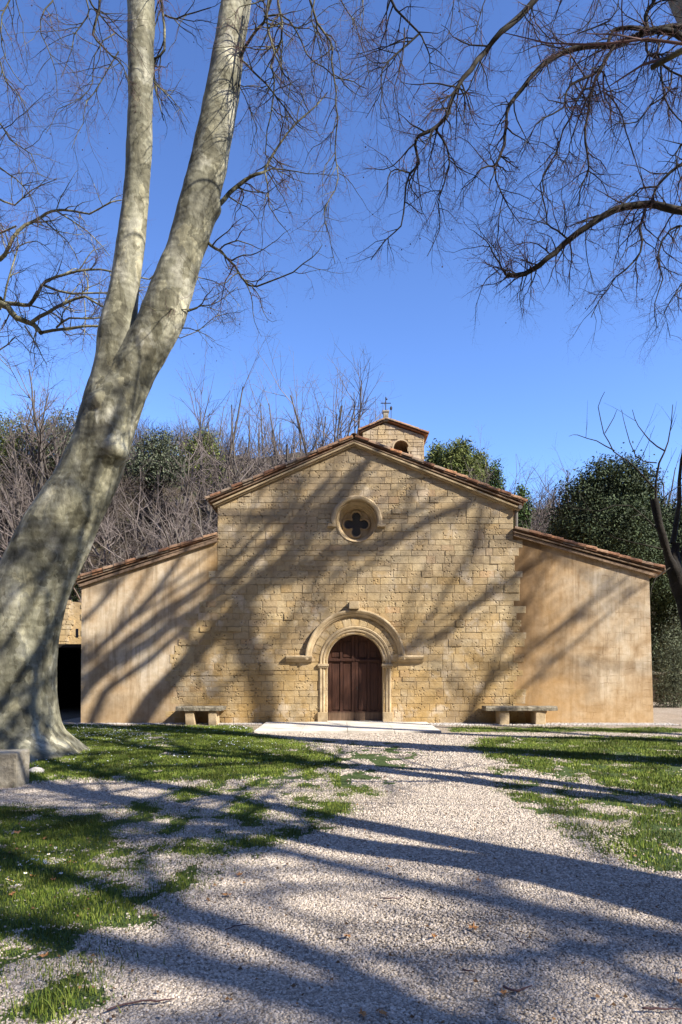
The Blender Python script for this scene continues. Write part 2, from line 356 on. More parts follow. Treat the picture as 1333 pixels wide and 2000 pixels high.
# ------------------------------------------------------------------ terrain and ground cover layout
def H(x, y):
    x = np.asarray(x, float); y = np.asarray(y, float)
    y0 = 30 + 16*sstep(-12, -8.5, x) - 4*sstep(12, 18, x)
    crest = 22 - 5*sstep(-4, 14, x)
    h = crest*sstep(0, 1, (y-y0)/(66-y0)) * (0.92+.16*fbm(x*.08+5, y*.08, 3))
    rr0 = np.hypot(x*.9, y-12); h = h + 42*sstep(30, 72, rr0)*(1-sstep(6, 26, y))  # unseen rise behind and beside the camera, added to block low sky light
    h = h + .35*sstep(34, 44, y)*(fbm(x*.5, y*.5, 3)-.5)*2
    return h
def poly(pts): return np.array([G(px, py) for px, py in pts])
GP = [ # (polygon in photo pixels, strength)
 ([(-500,1419),(300,1418),(470,1419),(505,1432),(570,1450),(640,1470),(660,1500),(560,1506),(480,1518),(330,1528),(200,1522),(60,1527),(-500,1530)], 1.0),
 ([(-500,1578),(10,1576),(120,1588),(195,1592),(205,1640),(180,1690),(220,1735),(165,1790),(95,1830),(20,1850),(-20,1880),(-500,1950)], 1.0),
 ([(930,1444),(1000,1440),(1700,1438),(1900,1556),(1250,1552),(1150,1530),(1010,1500),(935,1478)], 1.0),
 ([(870,1421),(1340,1422),(1340,1431),(880,1430)], .8),
 ([(1200,1602),(1262,1586),(1800,1570),(1900,1720),(1290,1712),(1225,1690)], 1.0),
 ([(1060,1612),(1140,1598),(1200,1606),(1260,1590),(1700,1570),(1900,1720),(1280,1712),(1210,1700),(1185,1668),(1100,1640)], .75),
 ([(190,1570),(330,1560),(420,1556),(640,1515),(600,1560),(560,1590),(450,1640),(420,1690),(330,1760),(310,1840),(200,1950),(120,2040),(-200,2100),(-100,1880),(90,1840),(220,1730),(200,1640)], .42),
 ([(400,1520),(640,1480),(700,1500),(720,1560),(640,1620),(520,1680),(400,1700),(330,1860),(220,1960),(200,1600)], .36),
 ([(520,1440),(760,1450),(820,1480),(760,1540),(600,1540)], .34),
 ([(960,1500),(1333,1545),(1333,1580),(1150,1600),(1040,1590),(980,1540)], .40),
 ([(90,1880),(200,1875),(215,1920),(120,1945),(85,1920)], .9),
 ([(60,1950),(190,1940),(200,1975),(100,2010),(30,2000)], .9),
]
GP = [(poly(p), s) for p, s in GP]
def inside(Pg, x, y):
    r = np.zeros(x.shape, bool); n = len(Pg); j = n-1
    for i in range(n):
        xi, yi = Pg[i]; xj, yj = Pg[j]
        c = ((yi > y) != (yj > y)) & (x < (xj-xi)*(y-yi)/((yj-yi)+1e-12)+xi); r ^= c; j = i
    return r
def grassmask(x, y):
    x = np.asarray(x, float); y = np.asarray(y, float)
    wx = x + .6*(fbm(x*1.1, y*1.1, 3)-.5) + .5*(fbm(x*6, y*6, 3)-.5); wy = y + .8*(fbm(x*1.1+40, y*1.1, 3)-.5)+.6*(fbm(x*6+9, y*6, 3)-.5)
    m = np.zeros(x.shape)
    for Pg, s in GP:
        m = np.maximum(m, inside(Pg, wx, wy)*s)
    pn = fbm(x*4.2+3, y*3.0+8, 4)
    sparse = (m > 0) & (m < .7)
    m = np.where(sparse, sstep(.46, .60, pn)*.85, m)
    m = np.where(m >= .7, m*sstep(.26, .36, pn), m)
    m = np.where((x > -2.3) & (x < 2.7) & (y > 16.5), 0, m)
    return m

def axis(lo, hi, d, far, lo_far, hi_far):
    a = list(np.arange(lo, hi+1e-6, d)); s = d; v = hi
    while v < hi_far: s = min(s*1.25, far); v += s; a.append(v)
    s = d; v = lo; b = []
    while v > lo_far: s = min(s*1.25, far); v -= s; b.append(v)
    return np.array(b[::-1]+a)
xs = axis(-9, 9, .055, 12, -500, 500); ys = axis(2.2, 20, .055, 12, -300, 700)
X, Y = np.meshgrid(xs, ys); Z = H(X, Y) + .012*(fbm(X*1.5, Y*1.5, 3)-.5)*(Y < 19.5)
gmask = grassmask(X, Y)*(Y < 20); woods = sstep(.25, 1.0, Z + .5*(Y > 46)) ; woods = np.maximum(woods, sstep(33, 36, np.hypot(X*.9, Y-12))*(Y < 24)); woods = np.maximum(woods, ((X < -8.6) & (Y > 20.5)).astype(float)*.8); woods = np.maximum(woods, sstep(46, 48, Y))  # woods tone also covers the added unseen rise
nx, ny = len(xs), len(ys); idx = np.arange(nx*ny).reshape(ny, nx)
Fq = np.stack([idx[:-1, :-1], idx[:-1, 1:], idx[1:, 1:], idx[1:, :-1]], -1).reshape(-1, 4)
gro = mesh_np('ground', np.stack([X, Y, Z], -1).reshape(-1, 3), Fq, M['ground'], smooth_=True)
a1 = gro.data.attributes.new('grass', 'FLOAT', 'POINT'); a1.data.foreach_set('value', gmask.ravel().astype(np.float32))
a2 = gro.data.attributes.new('woods', 'FLOAT', 'POINT'); a2.data.foreach_set('value', woods.ravel().astype(np.float32))
tag(gro, kind='structure')

# ------------------------------------------------------------------ the church
YF = 20.0
def wx(px): return (px-666.5)/66.65
def wz(py): return (1413-py)/66.65
church = empty('church', (.4, YF, 0))
tag(church, 'ochre stone church with low gabled front, round window and arched dark wooden door', 'church')
church_inv = Vector((.4, YF, 0))
CO = (.4, YF, 0)
def cb(mb, name, mat, parent=church, **kw): return mb.build(name, mat, parent, origin=(CO if parent is church else (0, 0, 0)), **kw)
# children of a part keep world-relative-to-part coordinates: parts sit at the church origin, so sub-parts use the same offset
def sub(mb, name, mat, part, **kw): return mb.build(name, mat, part, origin=CO, **kw)
NL, NR, AX, AZ, EZL, EZR = -3.62, 5.05, .38, 8.14, 6.50, 6.42
DC, DR, DS = .415, .81, 1.80                          # door centre, radius, springing
RC, RZ = wx(697), wz(1019)                            # round window
def top_at(x):
    return AZ + (x-AX)*((AZ-EZL)/(AX-NL)) if x < AX else AZ - (x-AX)*((AZ-EZR)/(NR-AX))
# --- nave wall: backing plus individually laid blocks
wallm = MB()
wallm.prism([(NL,-.3),(NR,-.3),(NR,EZR),(AX,AZ),(NL,EZL)], YF+.004, YF+.75)
back = cb(wallm, 'nave_wall', M['mortar'])
def clip(pl, a, b, c):        # keep a*x+b*z<=c
    out = []
    for i in range(len(pl)):
        p, q = pl[i], pl[(i+1) % len(pl)]; dp = a*p[0]+b*p[1]-c; dq = a*q[0]+b*q[1]-c
        if dp <= 0: out.append(p)
        if dp*dq < 0:
            t = dp/(dp-dq); out.append((p[0]+(q[0]-p[0])*t, p[1]+(q[1]-p[1])*t))
    return out
blocks = MB(); z = 0.0; rr = random.Random(3)
sL = (AZ-EZL)/(AX-NL); sR = (AZ-EZR)/(NR-AX)
def block(x, x1, z, z1):
    g = .002+rr.random()*.0035
    pl = [(x+g, z+g+rr.uniform(-.003,.004)), (x1-g, z+g+rr.uniform(-.003,.004)), (x1-g, z1-g+rr.uniform(-.004,.003)), (x+g, z1-g+rr.uniform(-.004,.003))]
    pl = clip(pl, -sL, 1, AZ-sL*AX)
    if len(pl) > 2: pl = clip(pl, sR, 1, AZ+sR*AX)
    if len(pl) < 3: return
    area = abs(sum(pl[i][0]*pl[(i+1) % len(pl)][1]-pl[(i+1) % len(pl)][0]*pl[i][1] for i in range(len(pl))))/2
    if area < .004: return
    d = YF-.014-rr.random()**2*.012; tx = rr.uniform(-.006, .006); tz = rr.uniform(-.008, .008)
    if rr.random() < .05: d += .008
    if rr.random() < .03: d -= .02
    cx = sum(p[0] for p in pl)/len(pl); cz = sum(p[1] for p in pl)/len(pl); n = len(pl); k = rr.uniform(.004, .016); ins = []
    for p in pl:
        dx, dz = cx-p[0], cz-p[1]; L = math.hypot(dx, dz); ins.append((p[0]+dx/L*k*rr.uniform(.5,1.6), p[1]+dz/L*k*rr.uniform(.5,1.6)))
    fr = [(p[0], d+tx*(p[0]-cx)+tz*(p[1]-cz), p[1]) for p in ins]; mid = [(p[0], d+.006, p[1]) for p in pl]; bk = [(p[0], YF+.06, p[1]) for p in pl]
    fs = [tuple(range(n)), tuple(range(3*n-1, 2*n-1, -1))]
    for i in range(n):
        j = (i+1) % n; fs += [(i+n, j+n, j, i), (i+2*n, j+2*n, j+n, i+n)]
    blocks.add(fr+mid+bk, fs)
while z < 8.4:
    h = rr.uniform(.32, .50)
    xl0 = NL if z > 4.1 else NL - 1.25*min(1, (4.1-z)/2.2)
    xs0 = xl0
    while xs0 < NR:
        xe0 = min(xs0+rr.uniform(1.3, 3.2), NR)
        if NR-xe0 < .6: xe0 = NR
        q = rr.random(); rows = [0, .5, 1] if q < .45 else ([0, rr.uniform(.36,.64), 1] if q < .8 else ([0, .33, .67, 1] if h > .42 else [0, .5, 1]))
        for a_, b_ in zip(rows[:-1], rows[1:]):
            x = xs0 + (rr.uniform(-.3, .15) if (xs0 == xl0 and z < 4.1) else 0); xr = xe0 if xe0 < NR or z > 5.2 else NR+rr.uniform(.0, .4)
            hh = (b_-a_)*h
            while x < xr:
                wd = min(rr.choice([.2,.27,.32,.37,.43,.52,.66]), hh*3.2); x1 = min(x+wd, xr)
                if xr-x1 < .14: x1 = xr
                block(x, x1, z+a_*h, z+b_*h); x = x1
        xs0 = xe0
    z += h
bl = cb(blocks, 'ashlar_facing', M['stone'])
# cutters (used once, then removed)
cut = MB()
arch = [(DC-DR-.02, -.5), (DC+DR+.02, -.5)] + [(DC+(DR+.02)*math.cos(a), DS+(DR+.02)*math.sin(a)) for a in np.linspace(0, math.pi, 40)]
cut.prism(arch, YF-.5, YF+.52)
n = 56; ring = [(RC+.60*math.cos(a), RZ+.60*math.sin(a)) for a in np.linspace(0, 2*math.pi, n, endpoint=False)]
cut.prism(ring, YF-.5, YF+.50)
cuto = cut.build('cutter', M['mortar'])
for o in (back, bl):
    md = o.modifiers.new('b', 'BOOLEAN'); md.operation = 'DIFFERENCE'; md.object = cuto; md.solver = 'EXACT'
    baked(o)
bpy.data.objects.remove(cuto)
# --- aisle walls
mb = MB(); mb.prism([(wx(158), -.3), (NL-.001, -.3), (NL-.001, wz(1058)), (wx(160), wz(1143))], YF-.012, YF+.6)
mb.box(wx(158), wx(158)+.6, YF+.6, 42, -.3, 3.95); cb(mb, 'aisle_wall', M['plaster_l'])
mb = MB(); mb.prism([(NR+.001, -.3), (9.17, -.3), (9.03, wz(1124)), (NR+.001, wz(1044))], YF-.012, YF+.6)
mb.box(8.4, 9.0, YF+.6, 42, -.3, 4.25); cb(mb, 'aisle_wall', M['plaster_r'])
mb = MB(); mb.box(NL, NL+.6, YF+.75, 42, 0, 6.3); mb.box(NR-.6, NR, YF+.75, 42, 0, 6.2); cb(mb, 'clerestory_wall', M['stone'])
mb = MB(); mb.prism([(wx(158), 0), (9.0, 0), (9.0, 4.2), (NR, 5.3), (NR, 6.3), (AX, 8.2), (NL, 6.3), (NL, 5.2), (wx(158), 3.9)], 42, 42.5); cb(mb, 'rear_wall', M['stone'])
# --- sweep of a moulding round an arch
def sweep(mb, path, prof, closed=False):
    """path: (x,z, nx,nz); prof: (offset outward, y)"""
    vs = []; n = len(prof)
    for (x, z, ax, az) in path:
        for (o, y) in prof: vs.append((x+ax*o, y, z+az*o))
    fs = []; m = len(path)
    for i in range(m if closed else m-1):
        for k in range(n):
            a, b = i*n+k, i*n+(k+1) % n; c, d = ((i+1) % m)*n+(k+1) % n, ((i+1) % m)*n+k
            fs.append((a, b, c, d))
    if not closed: fs += [tuple(range(n)), tuple((m-1)*n+k for k in range(n-1, -1, -1))]
    mb.add(vs, fs)
def archpath(cx, cz, r, z0, a0=0, a1=math.pi, n=48):
    p = []
    if z0 is not None: p.append((cx+r, z0, 1, 0))
    p += [(cx+r*math.cos(a), cz+r*math.sin(a), math.cos(a), math.sin(a)) for a in np.linspace(a0, a1, n)]
    if z0 is not None: p.append((cx-r, z0, -1, 0))
    return p
# stepped jambs and arch round the door
mb = MB()
sweep(mb, archpath(DC, DS, DR, .33), [(0, YF+.5), (0, YF+.05), (.02, YF+.01), (.05, YF+.03), (.07, YF-.01), (.10, YF-.045), (.135, YF-.045), (.155, YF-.02), (.17, YF-.055), (.215, YF-.065), (.245, YF-.04), (.25, YF+.03)])
cb(mb, 'door_arch', M['trim'], smooth_=False)
for s in (-1, 1):
    mb = MB(); xa = DC+s*DR; xb = DC+s*(DR+.29)
    mb.box(min(xa-s*.0, xb), max(xa, xb), YF-.085, YF+.5, -.05, .33)
    cb(mb, 'jamb_base', M['trim'], bevel=.015)
for s in (-1, 1):
    mb = MB(); xa = DC+s*(DR-.03); xb = DC+s*(DR+.29)
    mb.box(min(xa, xb), max(xa, xb), YF-.10, YF+.3, DS-.13, DS-.055)
    mb.box(min(xa, xb)+.02, max(xa, xb)-.02, YF-.08, YF+.3, DS-.17, DS-.132)
    cb(mb, 'impost', M['trim'], bevel=.012)
# plain voussoirs between arch and hood
mb = MB(); nv = 15
for i in range(nv):
    a0, a1 = math.pi*i/nv+.006, math.pi*(i+1)/nv-.006; r0, r1 = DR+.252, 1.27; vs = []; m_ = 5
    d = YF-.036-rr.random()*.008
    for yy in (d, YF+.02):
        for a in np.linspace(a0, a1, m_): vs.append((DC+r0*math.cos(a), yy, DS+r0*math.sin(a)))
        for a in np.linspace(a1, a0, m_): vs.append((DC+r1*math.cos(a), yy, DS+r1*math.sin(a)))
    q = 2*m_; mb.add(vs, [tuple(range(q)), tuple(range(2*q-1, q-1, -1))]+[((k+1) % q, k, k+q, (k+1) % q+q) for k in range(q)])
cb(mb, 'voussoir_ring', M['stone'])
# hood moulding with horizontal returns
prof = [(0, YF+.02), (0, YF-.06), (.03, YF-.075), (.05, YF-.11), (.09, YF-.12), (.105, YF-.155), (.15, YF-.175), (.185, YF-.17), (.20, YF-.12), (.205, YF+.02)]
mb = MB(); sweep(mb, archpath(DC, 1.87, 1.265, None), prof)
for s in (-1, 1):
    x0 = DC+s*1.255; x1 = wx(560) if s < 0 else wx(827)
    ps = [(y, 1.79+o) for o, y in prof]
    vs = [(x0, y, z_) for y, z_ in ps]+[(x1, y, z_) for y, z_ in ps]; n = len(ps)
    mb.add(vs, [tuple(range(n)), tuple(range(2*n-1, n-1, -1))]+[(k, (k+1) % n, (k+1) % n+n, k+n) for k in range(n)])
cb(mb, 'hood_moulding', M['trim'])
mb = MB(); mb.box(wx(682), wx(702), YF-.24, YF+.02, 3.335, wz(1176)); cb(mb, 'keystone_block', M['trim'], bevel=.02)
# --- door
mb = MB(); mb.prism([(DC-DR, -.02), (DC+DR, -.02)]+[(DC+DR*math.cos(a), DS+DR*math.sin(a)) for a in np.linspace(0, math.pi, 40)], YF+.36, YF+.44)
door = cb(mb, 'door', M['wood'])
def inarch(x): return DS+math.sqrt(max(0, (DR-.005)**2-(x-DC)**2))
for s, nm in ((-1, 'l'), (1, 'r')):
    mb = MB()
    c0 = DC+s*.006; e0 = DC+s*(DR-.01)
    for xc, wd, pr in ((c0+s*.045, .045, .045), (DC+s*.405, .038, .04), (e0-s*.05, .05, .03)):
        xa, xb = sorted((xc-wd, xc+wd)); zt = min(inarch(xa), inarch(xb))-.01
        mb.box(xa, xb, YF+.36-pr, YF+.365, .33, zt)
    xa, xb = sorted((c0, e0)); mb.box(xa, xb, YF+.36-.052, YF+.365, 1.80, 1.90); mb.box(xa+.01, xb-.01, YF+.36-.075, YF+.365, 1.835, 1.868)
    mb.box(xa, xb, YF+.36-.055, YF+.365, .03, .33)
    for (za, zb) in ((.38, 1.76),):          # raised fields of the panels
        for (pa, pb) in ((c0+s*.11, DC+s*.35), (DC+s*.46, e0-s*.12)):
            xa, xb = sorted((pa, pb)); mb.box(xa, xb, YF+.36-.018, YF+.365, za, zb)
            zt = min(inarch(xa), inarch(xb))-.12
            if zt > 2.0: mb.box(xa, xb, YF+.36-.018, YF+.365, 1.95, zt)
    sub(mb, 'door_leaf', M['wood'], door, bevel=.006)
mb = MB(); mb.tube([(DC+.06, YF+.30, 1.05), (DC+.06, YF+.27, 1.05)], .018, 10); mb.tube([(DC+.06, YF+.26, 1.06), (DC+.06, YF+.25, .98)], .012, 8); sub(mb, 'door_handle', M['iron'], door)
mb = MB(); mb.box(DC-DR-.1, DC+DR+.1, YF-.14, YF+.45, -.02, .055); cb(mb, 'doorstep', M['slab'], bevel=.01)
# --- round window
mb = MB()
circ = [(RC+.60*math.cos(a), RZ+.60*math.sin(a), math.cos(a), math.sin(a)) for a in np.linspace(0, 2*math.pi, 64, endpoint=False)]
sweep(mb, circ, [(.0, YF-.03), (.0, YF+.49), (-.19, YF+.49), (-.20, YF+.43), (-.17, YF+.41), (-.155, YF+.35), (-.125, YF+.33), (-.11, YF+.27), (-.075, YF+.25), (-.06, YF+.18), (-.02, YF+.10), (-.012, YF-.03)], closed=True)
rose = cb(mb, 'round_window', M['trim'], smooth_=False)
mb = MB()
sweep(mb, archpath(RC, RZ, .615, None, -.12, math.pi+.12, 40), [(0, YF+.02), (0, YF-.09), (.03, YF-.12), (.10, YF-.13), (.14, YF-.09), (.15, YF+.02)])
for s in (-1, 1): mb.box(min(RC+s*.60, RC+s*.85), max(RC+s*.60, RC+s*.85), YF-.12, YF+.02, RZ-.16, RZ-.075)
sub(mb, 'hood_moulding', M['trim'], rose, bevel=.01)
def quat(th, c, r):
    best = 0
    for k in range(4):
        ph = th-k*math.pi/2; d = r*r-(c*math.sin(ph))**2
        if d > 0 and math.cos(ph) > 0: best = max(best, c*math.cos(ph)+math.sqrt(d))
    return best
mb = MB(); nth = 160; vs = []; lay = [(YF+.40, .0), (YF+.36, .0), (YF+.33, .028), (YF+.33, .05), (YF+.36, .07), (YF+.375, .085)]
for y, off in lay:
    for k in range(nth):
        th = 2*math.pi*k/nth; q = min(max(quat(th, .225, .135), .165)+off, .425); vs.append((RC+q*math.cos(th), y, RZ+q*math.sin(th)))
for y in (YF+.375, YF+.47):
    for k in range(nth): th = 2*math.pi*k/nth; vs.append((RC+.43*math.cos(th), y, RZ+.43*math.sin(th)))
nl = len(lay)+2; mb.add(vs, [(i*nth+k, i*nth+(k+1) % nth, (i+1) % nl*nth+(k+1) % nth, (i+1) % nl*nth+k) for i in range(nl) for k in range(nth)])
sub(mb, 'tracery', M['trim'], rose)
mb = MB(); mb.prism([(RC+.43*math.cos(a), RZ+.43*math.sin(a)) for a in np.linspace(0, 2*math.pi, 40, endpoint=False)], YF+.415, YF+.425)
sub(mb, 'glass', M['glass'], rose)
mb = MB()
for k in np.arange(-.7, .7, .085):
    for s in (-1, 1):
        pts = [(RC+k+s*u, RZ+u) for u in np.linspace(-.4, .4, 41)]; pts = [p for p in pts if math.hypot(p[0]-RC, p[1]-RZ) < .40]
        if len(pts) > 1: mb.tube([(pts[0][0], YF+.405, pts[0][1]), (pts[-1][0], YF+.405, pts[-1][1])], .0035, 4)
sub(mb, 'leading', M['lead'], rose)
# --- roofs made of curved tiles
def tile(mb, p, d, n, L, r0, r1, up=True, seg=7):
    """half-pipe tile starting at p, running along d (downslope), n = roof normal"""
    s = d.cross(n).normalized(); vs = []; th = .012
    for (t_, r) in ((0, r0), (L, r1)):
        for rr_ in (r, r-th):
            for k in range(seg+1):
                a = math.pi*k/seg; h = math.sin(a)*rr_*(1 if up else -1)
                vs.append(p+d*t_+s*math.cos(a)*rr_+n*h)
    m = seg+1; fs = []
    for k in range(seg):
        fs += [(k, k+1, 2*m+k+1, 2*m+k), (m+k+1, m+k, 3*m+k, 3*m+k+1), (k, m+k, m+k+1, k+1), (2*m+k+1, 3*m+k+1, 3*m+k, 2*m+k)]
    mb.add(vs, fs)
def tiled_slope(mb, top, d, n, length, y0, y1, pitch=.215, rj=random.Random(5)):
    yc = y0; row = .34
    while yc < y1:
        dense = yc < y0+1.4
        nt_ = int(length/row)+1
        for i in range(nt_):
            L = .44 if i < nt_-1 else max(.2, length-i*row+.06)
            o = Vector((0, yc-top.y+rj.uniform(-.012, .012), 0))
            base = top+o+d*(i*row)
            tile(mb, base+n*(.075+rj.uniform(-.008, .01)+.0), (d+n*rj.uniform(-.02, .035)).normalized(), n, L, .085, .105, True)
            if dense: tile(mb, base+n*.085+Vector((0, pitch/2, 0)), d, n, L, .10, .085, False)
        yc += pitch if dense else pitch
def roof(name, top, bot, y0, y1, side, under=.05):
    top = Vector(top); bot = Vector(bot); d = (bot-top); L = d.length; d.normalize(); n = Vector((-d.z*(1 if d.x > 0 else -1), 0, abs(d.x)))
    n = Vector((d.z, 0, -d.x)) if d.x < 0 else Vector((-d.z, 0, d.x)); n.normalize()
    mb = MB()
    a, b = top-n*.0, bot-n*.0
    mb.prism([(a.x, a.z), (b.x, b.z), (b.x+n.x*.03, b.z+n.z*.03), (a.x+n.x*.03, a.z+n.z*.03)][::(1 if d.x > 0 else -1)], y0+.02, y1)
    tiled_slope(mb, Vector((top.x, y0, top.z))+n*.0, d, n, L, y0+.1, y1)
    # verge: second course of tiles laid over the edge
    for i in range(int(L/.34)+1):
        tile(mb, Vector((top.x, y0+.07, top.z))+d*(i*.34)+n*(.115+rr.uniform(-.01,.01)), (d+n*rr.uniform(.0, .04)).normalized(), n, min(.42, L-i*.34+.1), .08, .10, True)
    return cb(mb, name, M['tiles'])
yo = YF-.17
roof('nave_roof', (AX+.02, 0, AZ+.10), (wx(413), 0, wz(983)), yo, 42.4, -1)
roof('nave_roof', (AX-.02, 0, AZ+.10), (wx(1018), 0, wz(988)), yo, 42.4, 1)
mb = MB()
for i in range(60): tile(mb, Vector((AX, yo+i*.38, AZ+.20+rr.uniform(-.01,.01))), Vector((0, 1, 0)), Vector((0, 0, 1)), .42, .12, .10)
cb(mb, 'ridge_tiles', M['tiles'])
roof('aisle_roof', (NL+.05, 0, wz(1052)), (wx(154), 0, wz(1139)), YF-.13, 42.3, -1)
roof('aisle_roof', (NR-.02, 0, wz(1041)), (wx(1289), 0, wz(1119)), YF-.16, 42.3, 1)
# moulded cornice under the gable verges
mb = MB()
for (xa, za, xb, zb) in ((AX, AZ+.085, wx(417), wz(986)), (AX, AZ+.085, wx(1014), wz(992))):
    d = Vector((xb-xa, 0, zb-za)).normalized(); n = Vector((-d.z, 0, d.x)) if d.x > 0 else Vector((d.z, 0, -d.x))
    for (o0, o1, pr) in ((-.05, -.004, .14), (-.09, -.052, .09)):
        pl = [(xa+0*n.x, za+o0/abs(n.z)), (xb+n.x*o0, zb+n.z*o0), (xb+n.x*o1, zb+n.z*o1), (xa, za+o1/abs(n.z))]
        mb.prism(pl if d.x > 0 else pl[::-1], YF-pr, YF+.12)
cb(mb, 'gable_cornice', M['trim'])
for (xa, za, xb, zb) in ((NR, wz(1041)-.01, wx(1282), wz(1121)-.01), (NL, wz(1052)-.01, wx(156), wz(1141)-.01)):
    mb = MB(); pl = [(xa, za-.09), (xb, zb-.09), (xb, zb-.01), (xa, za-.01)]
    mb.prism(pl if xb > xa else pl[::-1], YF-.10, YF+.1)
    cb(mb, 'eaves_course', M['tiles'])
# downpipe in the corner beside the nave
mb = MB(); mb.tube([(NR+.10, YF+.05, EZR-.1), (NR+.10, YF+.05, wz(1038))], .05, 10); mb.tube([(NR+.16, YF-.2, EZR-.12), (NR+.16, YF+3, EZR-.12)], .06, 10); cb(mb, 'downpipe', M['zinc'])
# --- bell tower
YT = 30.0; sc = F/YT
def tx(px): return (px-666.5)/sc
def tz(py): return EYE+(HZ-py)/sc
tmb = MB(); x0, x1 = tx(679), tx(829); xm = tx(754); zE = tz(851); zA = tz(826); zb = 6.0
x0 = tx(709); zEl = tz(844); tmb.prism([(x0, zb), (x1, zb), (x1, zE), (xm, zA), (x0, zEl)], YT, YT+3.2)
tw = cb(tmb, 'bell_tower', M['stone'])
c2 = MB(); bx, br_, bz = tx(784), .33, tz(875)
c2.prism([(bx-br_, tz(925)), (bx+br_, tz(925))]+[(bx+br_*math.cos(a), bz+br_*math.sin(a)) for a in np.linspace(0, math.pi, 24)], YT-.5, YT+1.0)
c2.box(x0+.35, x1-.35, YT+.4, YT+2.8, 7, zE-.3)
co_ = c2.build('cutter', M['mortar']); md = tw.modifiers.new('b', 'BOOLEAN'); md.object = co_; md.solver = 'EXACT'; md.use_self = True; baked(tw); bpy.data.objects.remove(co_)
tstones = MB(); z = 6.5
while z < zA:
    h = rr.uniform(.13, .25); x = x0
    while x < x1-.05:
        wd = rr.uniform(.2, .5) if x > x0 else .35; xe = min(x+wd, x1)
        pl = [(x+.01, z+.01), (xe-.01, z+.01), (xe-.01, z+h-.01), (x+.01, z+h-.01)]
        s_ = (zA-zEl)/(xm-x0); pl = clip(pl, -s_, 1, zA-s_*xm-.04); s_ = (zA-zE)/(x1-xm); pl = clip(pl, s_, 1, zA+s_*xm-.04) if len(pl) > 2 else []
        if len(pl) > 2 and not (abs((x+xe)/2-bx) < br_+.1 and z+h < bz+.1) and math.hypot((x+xe)/2-bx, z+h/2-bz) > br_+.08: tstones.prism(pl, YT-.02-rr.random()*.03, YT+.05)
        x = xe
    z += h
sub(tstones, 'rubble_facing', M['stone'], tw)
mb = MB(); sweep(mb, archpath(bx, bz, br_, tz(925)), [(0, YT+.35), (0, YT-.035), (.06, YT-.035), (.06, YT+.05)]); sub(mb, 'belfry_arch', M['trim'], tw)
mb = MB()
for (xa, za, xb, zb_) in ((xm, tz(820), x0-.12, zEl+.03), (xm, tz(820), x1+.14, zE+.06)):
    d = Vector((xb-xa, 0, zb_-za)); L = d.length; d.normalize(); n = Vector((-d.z, 0, d.x)) if d.x > 0 else Vector((d.z, 0, -d.x))
    pl = [(xa, za-.06), (xb, zb_-.06), (xb, zb_), (xa, za)]; mb.prism(pl if d.x > 0 else pl[::-1], YT-.07, YT+3.3)
    yc = YT-.08
    while yc < YT+3.3:
        for i in range(int(L/.36)+1): tile(mb, Vector((xa, yc, za+.02))+d*(i*.36)+n*rr.uniform(-.01,.01), d, n, min(.42, L-i*.36+.06), .085, .10)
        yc += .215
sub(mb, 'tower_roof', M['tiles'], tw)
mb = MB(); mb.box(tx(749), tx(759), YT-.1, YT+.15, tz(824), tz(803)); mb.box(tx(747.5), tx(760.5), YT-.13, YT+.18, tz(806), tz(803)+.005); sub(mb, 'finial_block', M['grey_stone'], tw, bevel=.015)
mb = MB(); mb.tube([(tx(754), YT+.02, tz(804)), (tx(754), YT+.02, tz(775))], .022, 8); mb.tube([(tx(744), YT+.02, tz(787)), (tx(764), YT+.02, tz(787))], .020, 8)
mb.tube([(tx(754), YT+.02, tz(778)), (tx(757), YT+.02, tz(780))], .03, 6); sub(mb, 'iron_cross', M['iron'], tw)
mb = MB(); mb.tube([(tx(764.5), YT+.02, tz(824)), (tx(764.5), YT+.02, tz(795))], .012, 6); mb.tube([(tx(764.5), YT+.02, tz(800)), (tx(764.5), YT+.02, tz(796)), (tx(764.5), YT+.02, tz(792))], [.045, .06, .005], 8); sub(mb, 'lightning_rod', M['iron'], tw)

# --- paving in front of the door, pebble strip along the wall
def slab_obj(name, x0, x1, y0, y1, z1, mat, label=None, joints=0):
    mb = MB(); n = joints or 1
    for i in range(n): mb.box(x0+(x1-x0)*i/n+.004, x0+(x1-x0)*(i+1)/n-.004, y0, y1, -.1, z1+ (.003*((i*7) % 3)))
    o = mb.build(name, mat, None, bevel=.008); return o
o = slab_obj('paved_apron', wx(500)*.87, 2.50, 16.95, YF-.15, .055, M['slab'], joints=4); tag(o, kind='structure')
def pebble_strip(name, x0, x1, y0, y1, n, mat):
    V = []; Fs = []
    base = np.array([[1,0,0],[0,1,0],[-1,0,0],[0,-1,0],[.6,.6,.55],[-.6,.6,.55],[-.6,-.6,.55],[.6,-.6,.55]])
    fq = np.array([[0,1,5,4],[1,2,6,5],[2,3,7,6],[3,0,4,7],[4,5,6,7]])
    for k in range(n):
        s = rng.uniform(.02, .045); a = rng.random()*6.3; c_, s_ = math.cos(a), math.sin(a)
        b_ = base*np.array([s, s*rng.uniform(.6, 1), s*rng.uniform(.5, .9)]); q = b_.copy(); q[:, 0] = b_[:, 0]*c_-b_[:, 1]*s_; q[:, 1] = b_[:, 0]*s_+b_[:, 1]*c_
        V.append(q+np.array([rng.uniform(x0, x1), rng.uniform(y0, y1), .004])); Fs.append(fq+8*k)
    return mesh_np(name, np.concatenate(V), np.concatenate(Fs), mat, smooth_=False)
M['pebble'] = simple('grey_pebbles', (.30,.27,.24), (.50,.46,.42), 20, .9, .3, 40, .01, island=.4)
tag(pebble_strip('pebble_strip', 2.55, 9.6, 19.25, 19.97, 4200, M['pebble']), 'grey cobble strip along the foot of the church wall', kind='structure')
tag(pebble_strip('pebble_strip', -7.7, -2.3, 19.55, 19.97, 1800, M['pebble']), 'narrow cobble strip under the left end of the church wall', kind='structure')

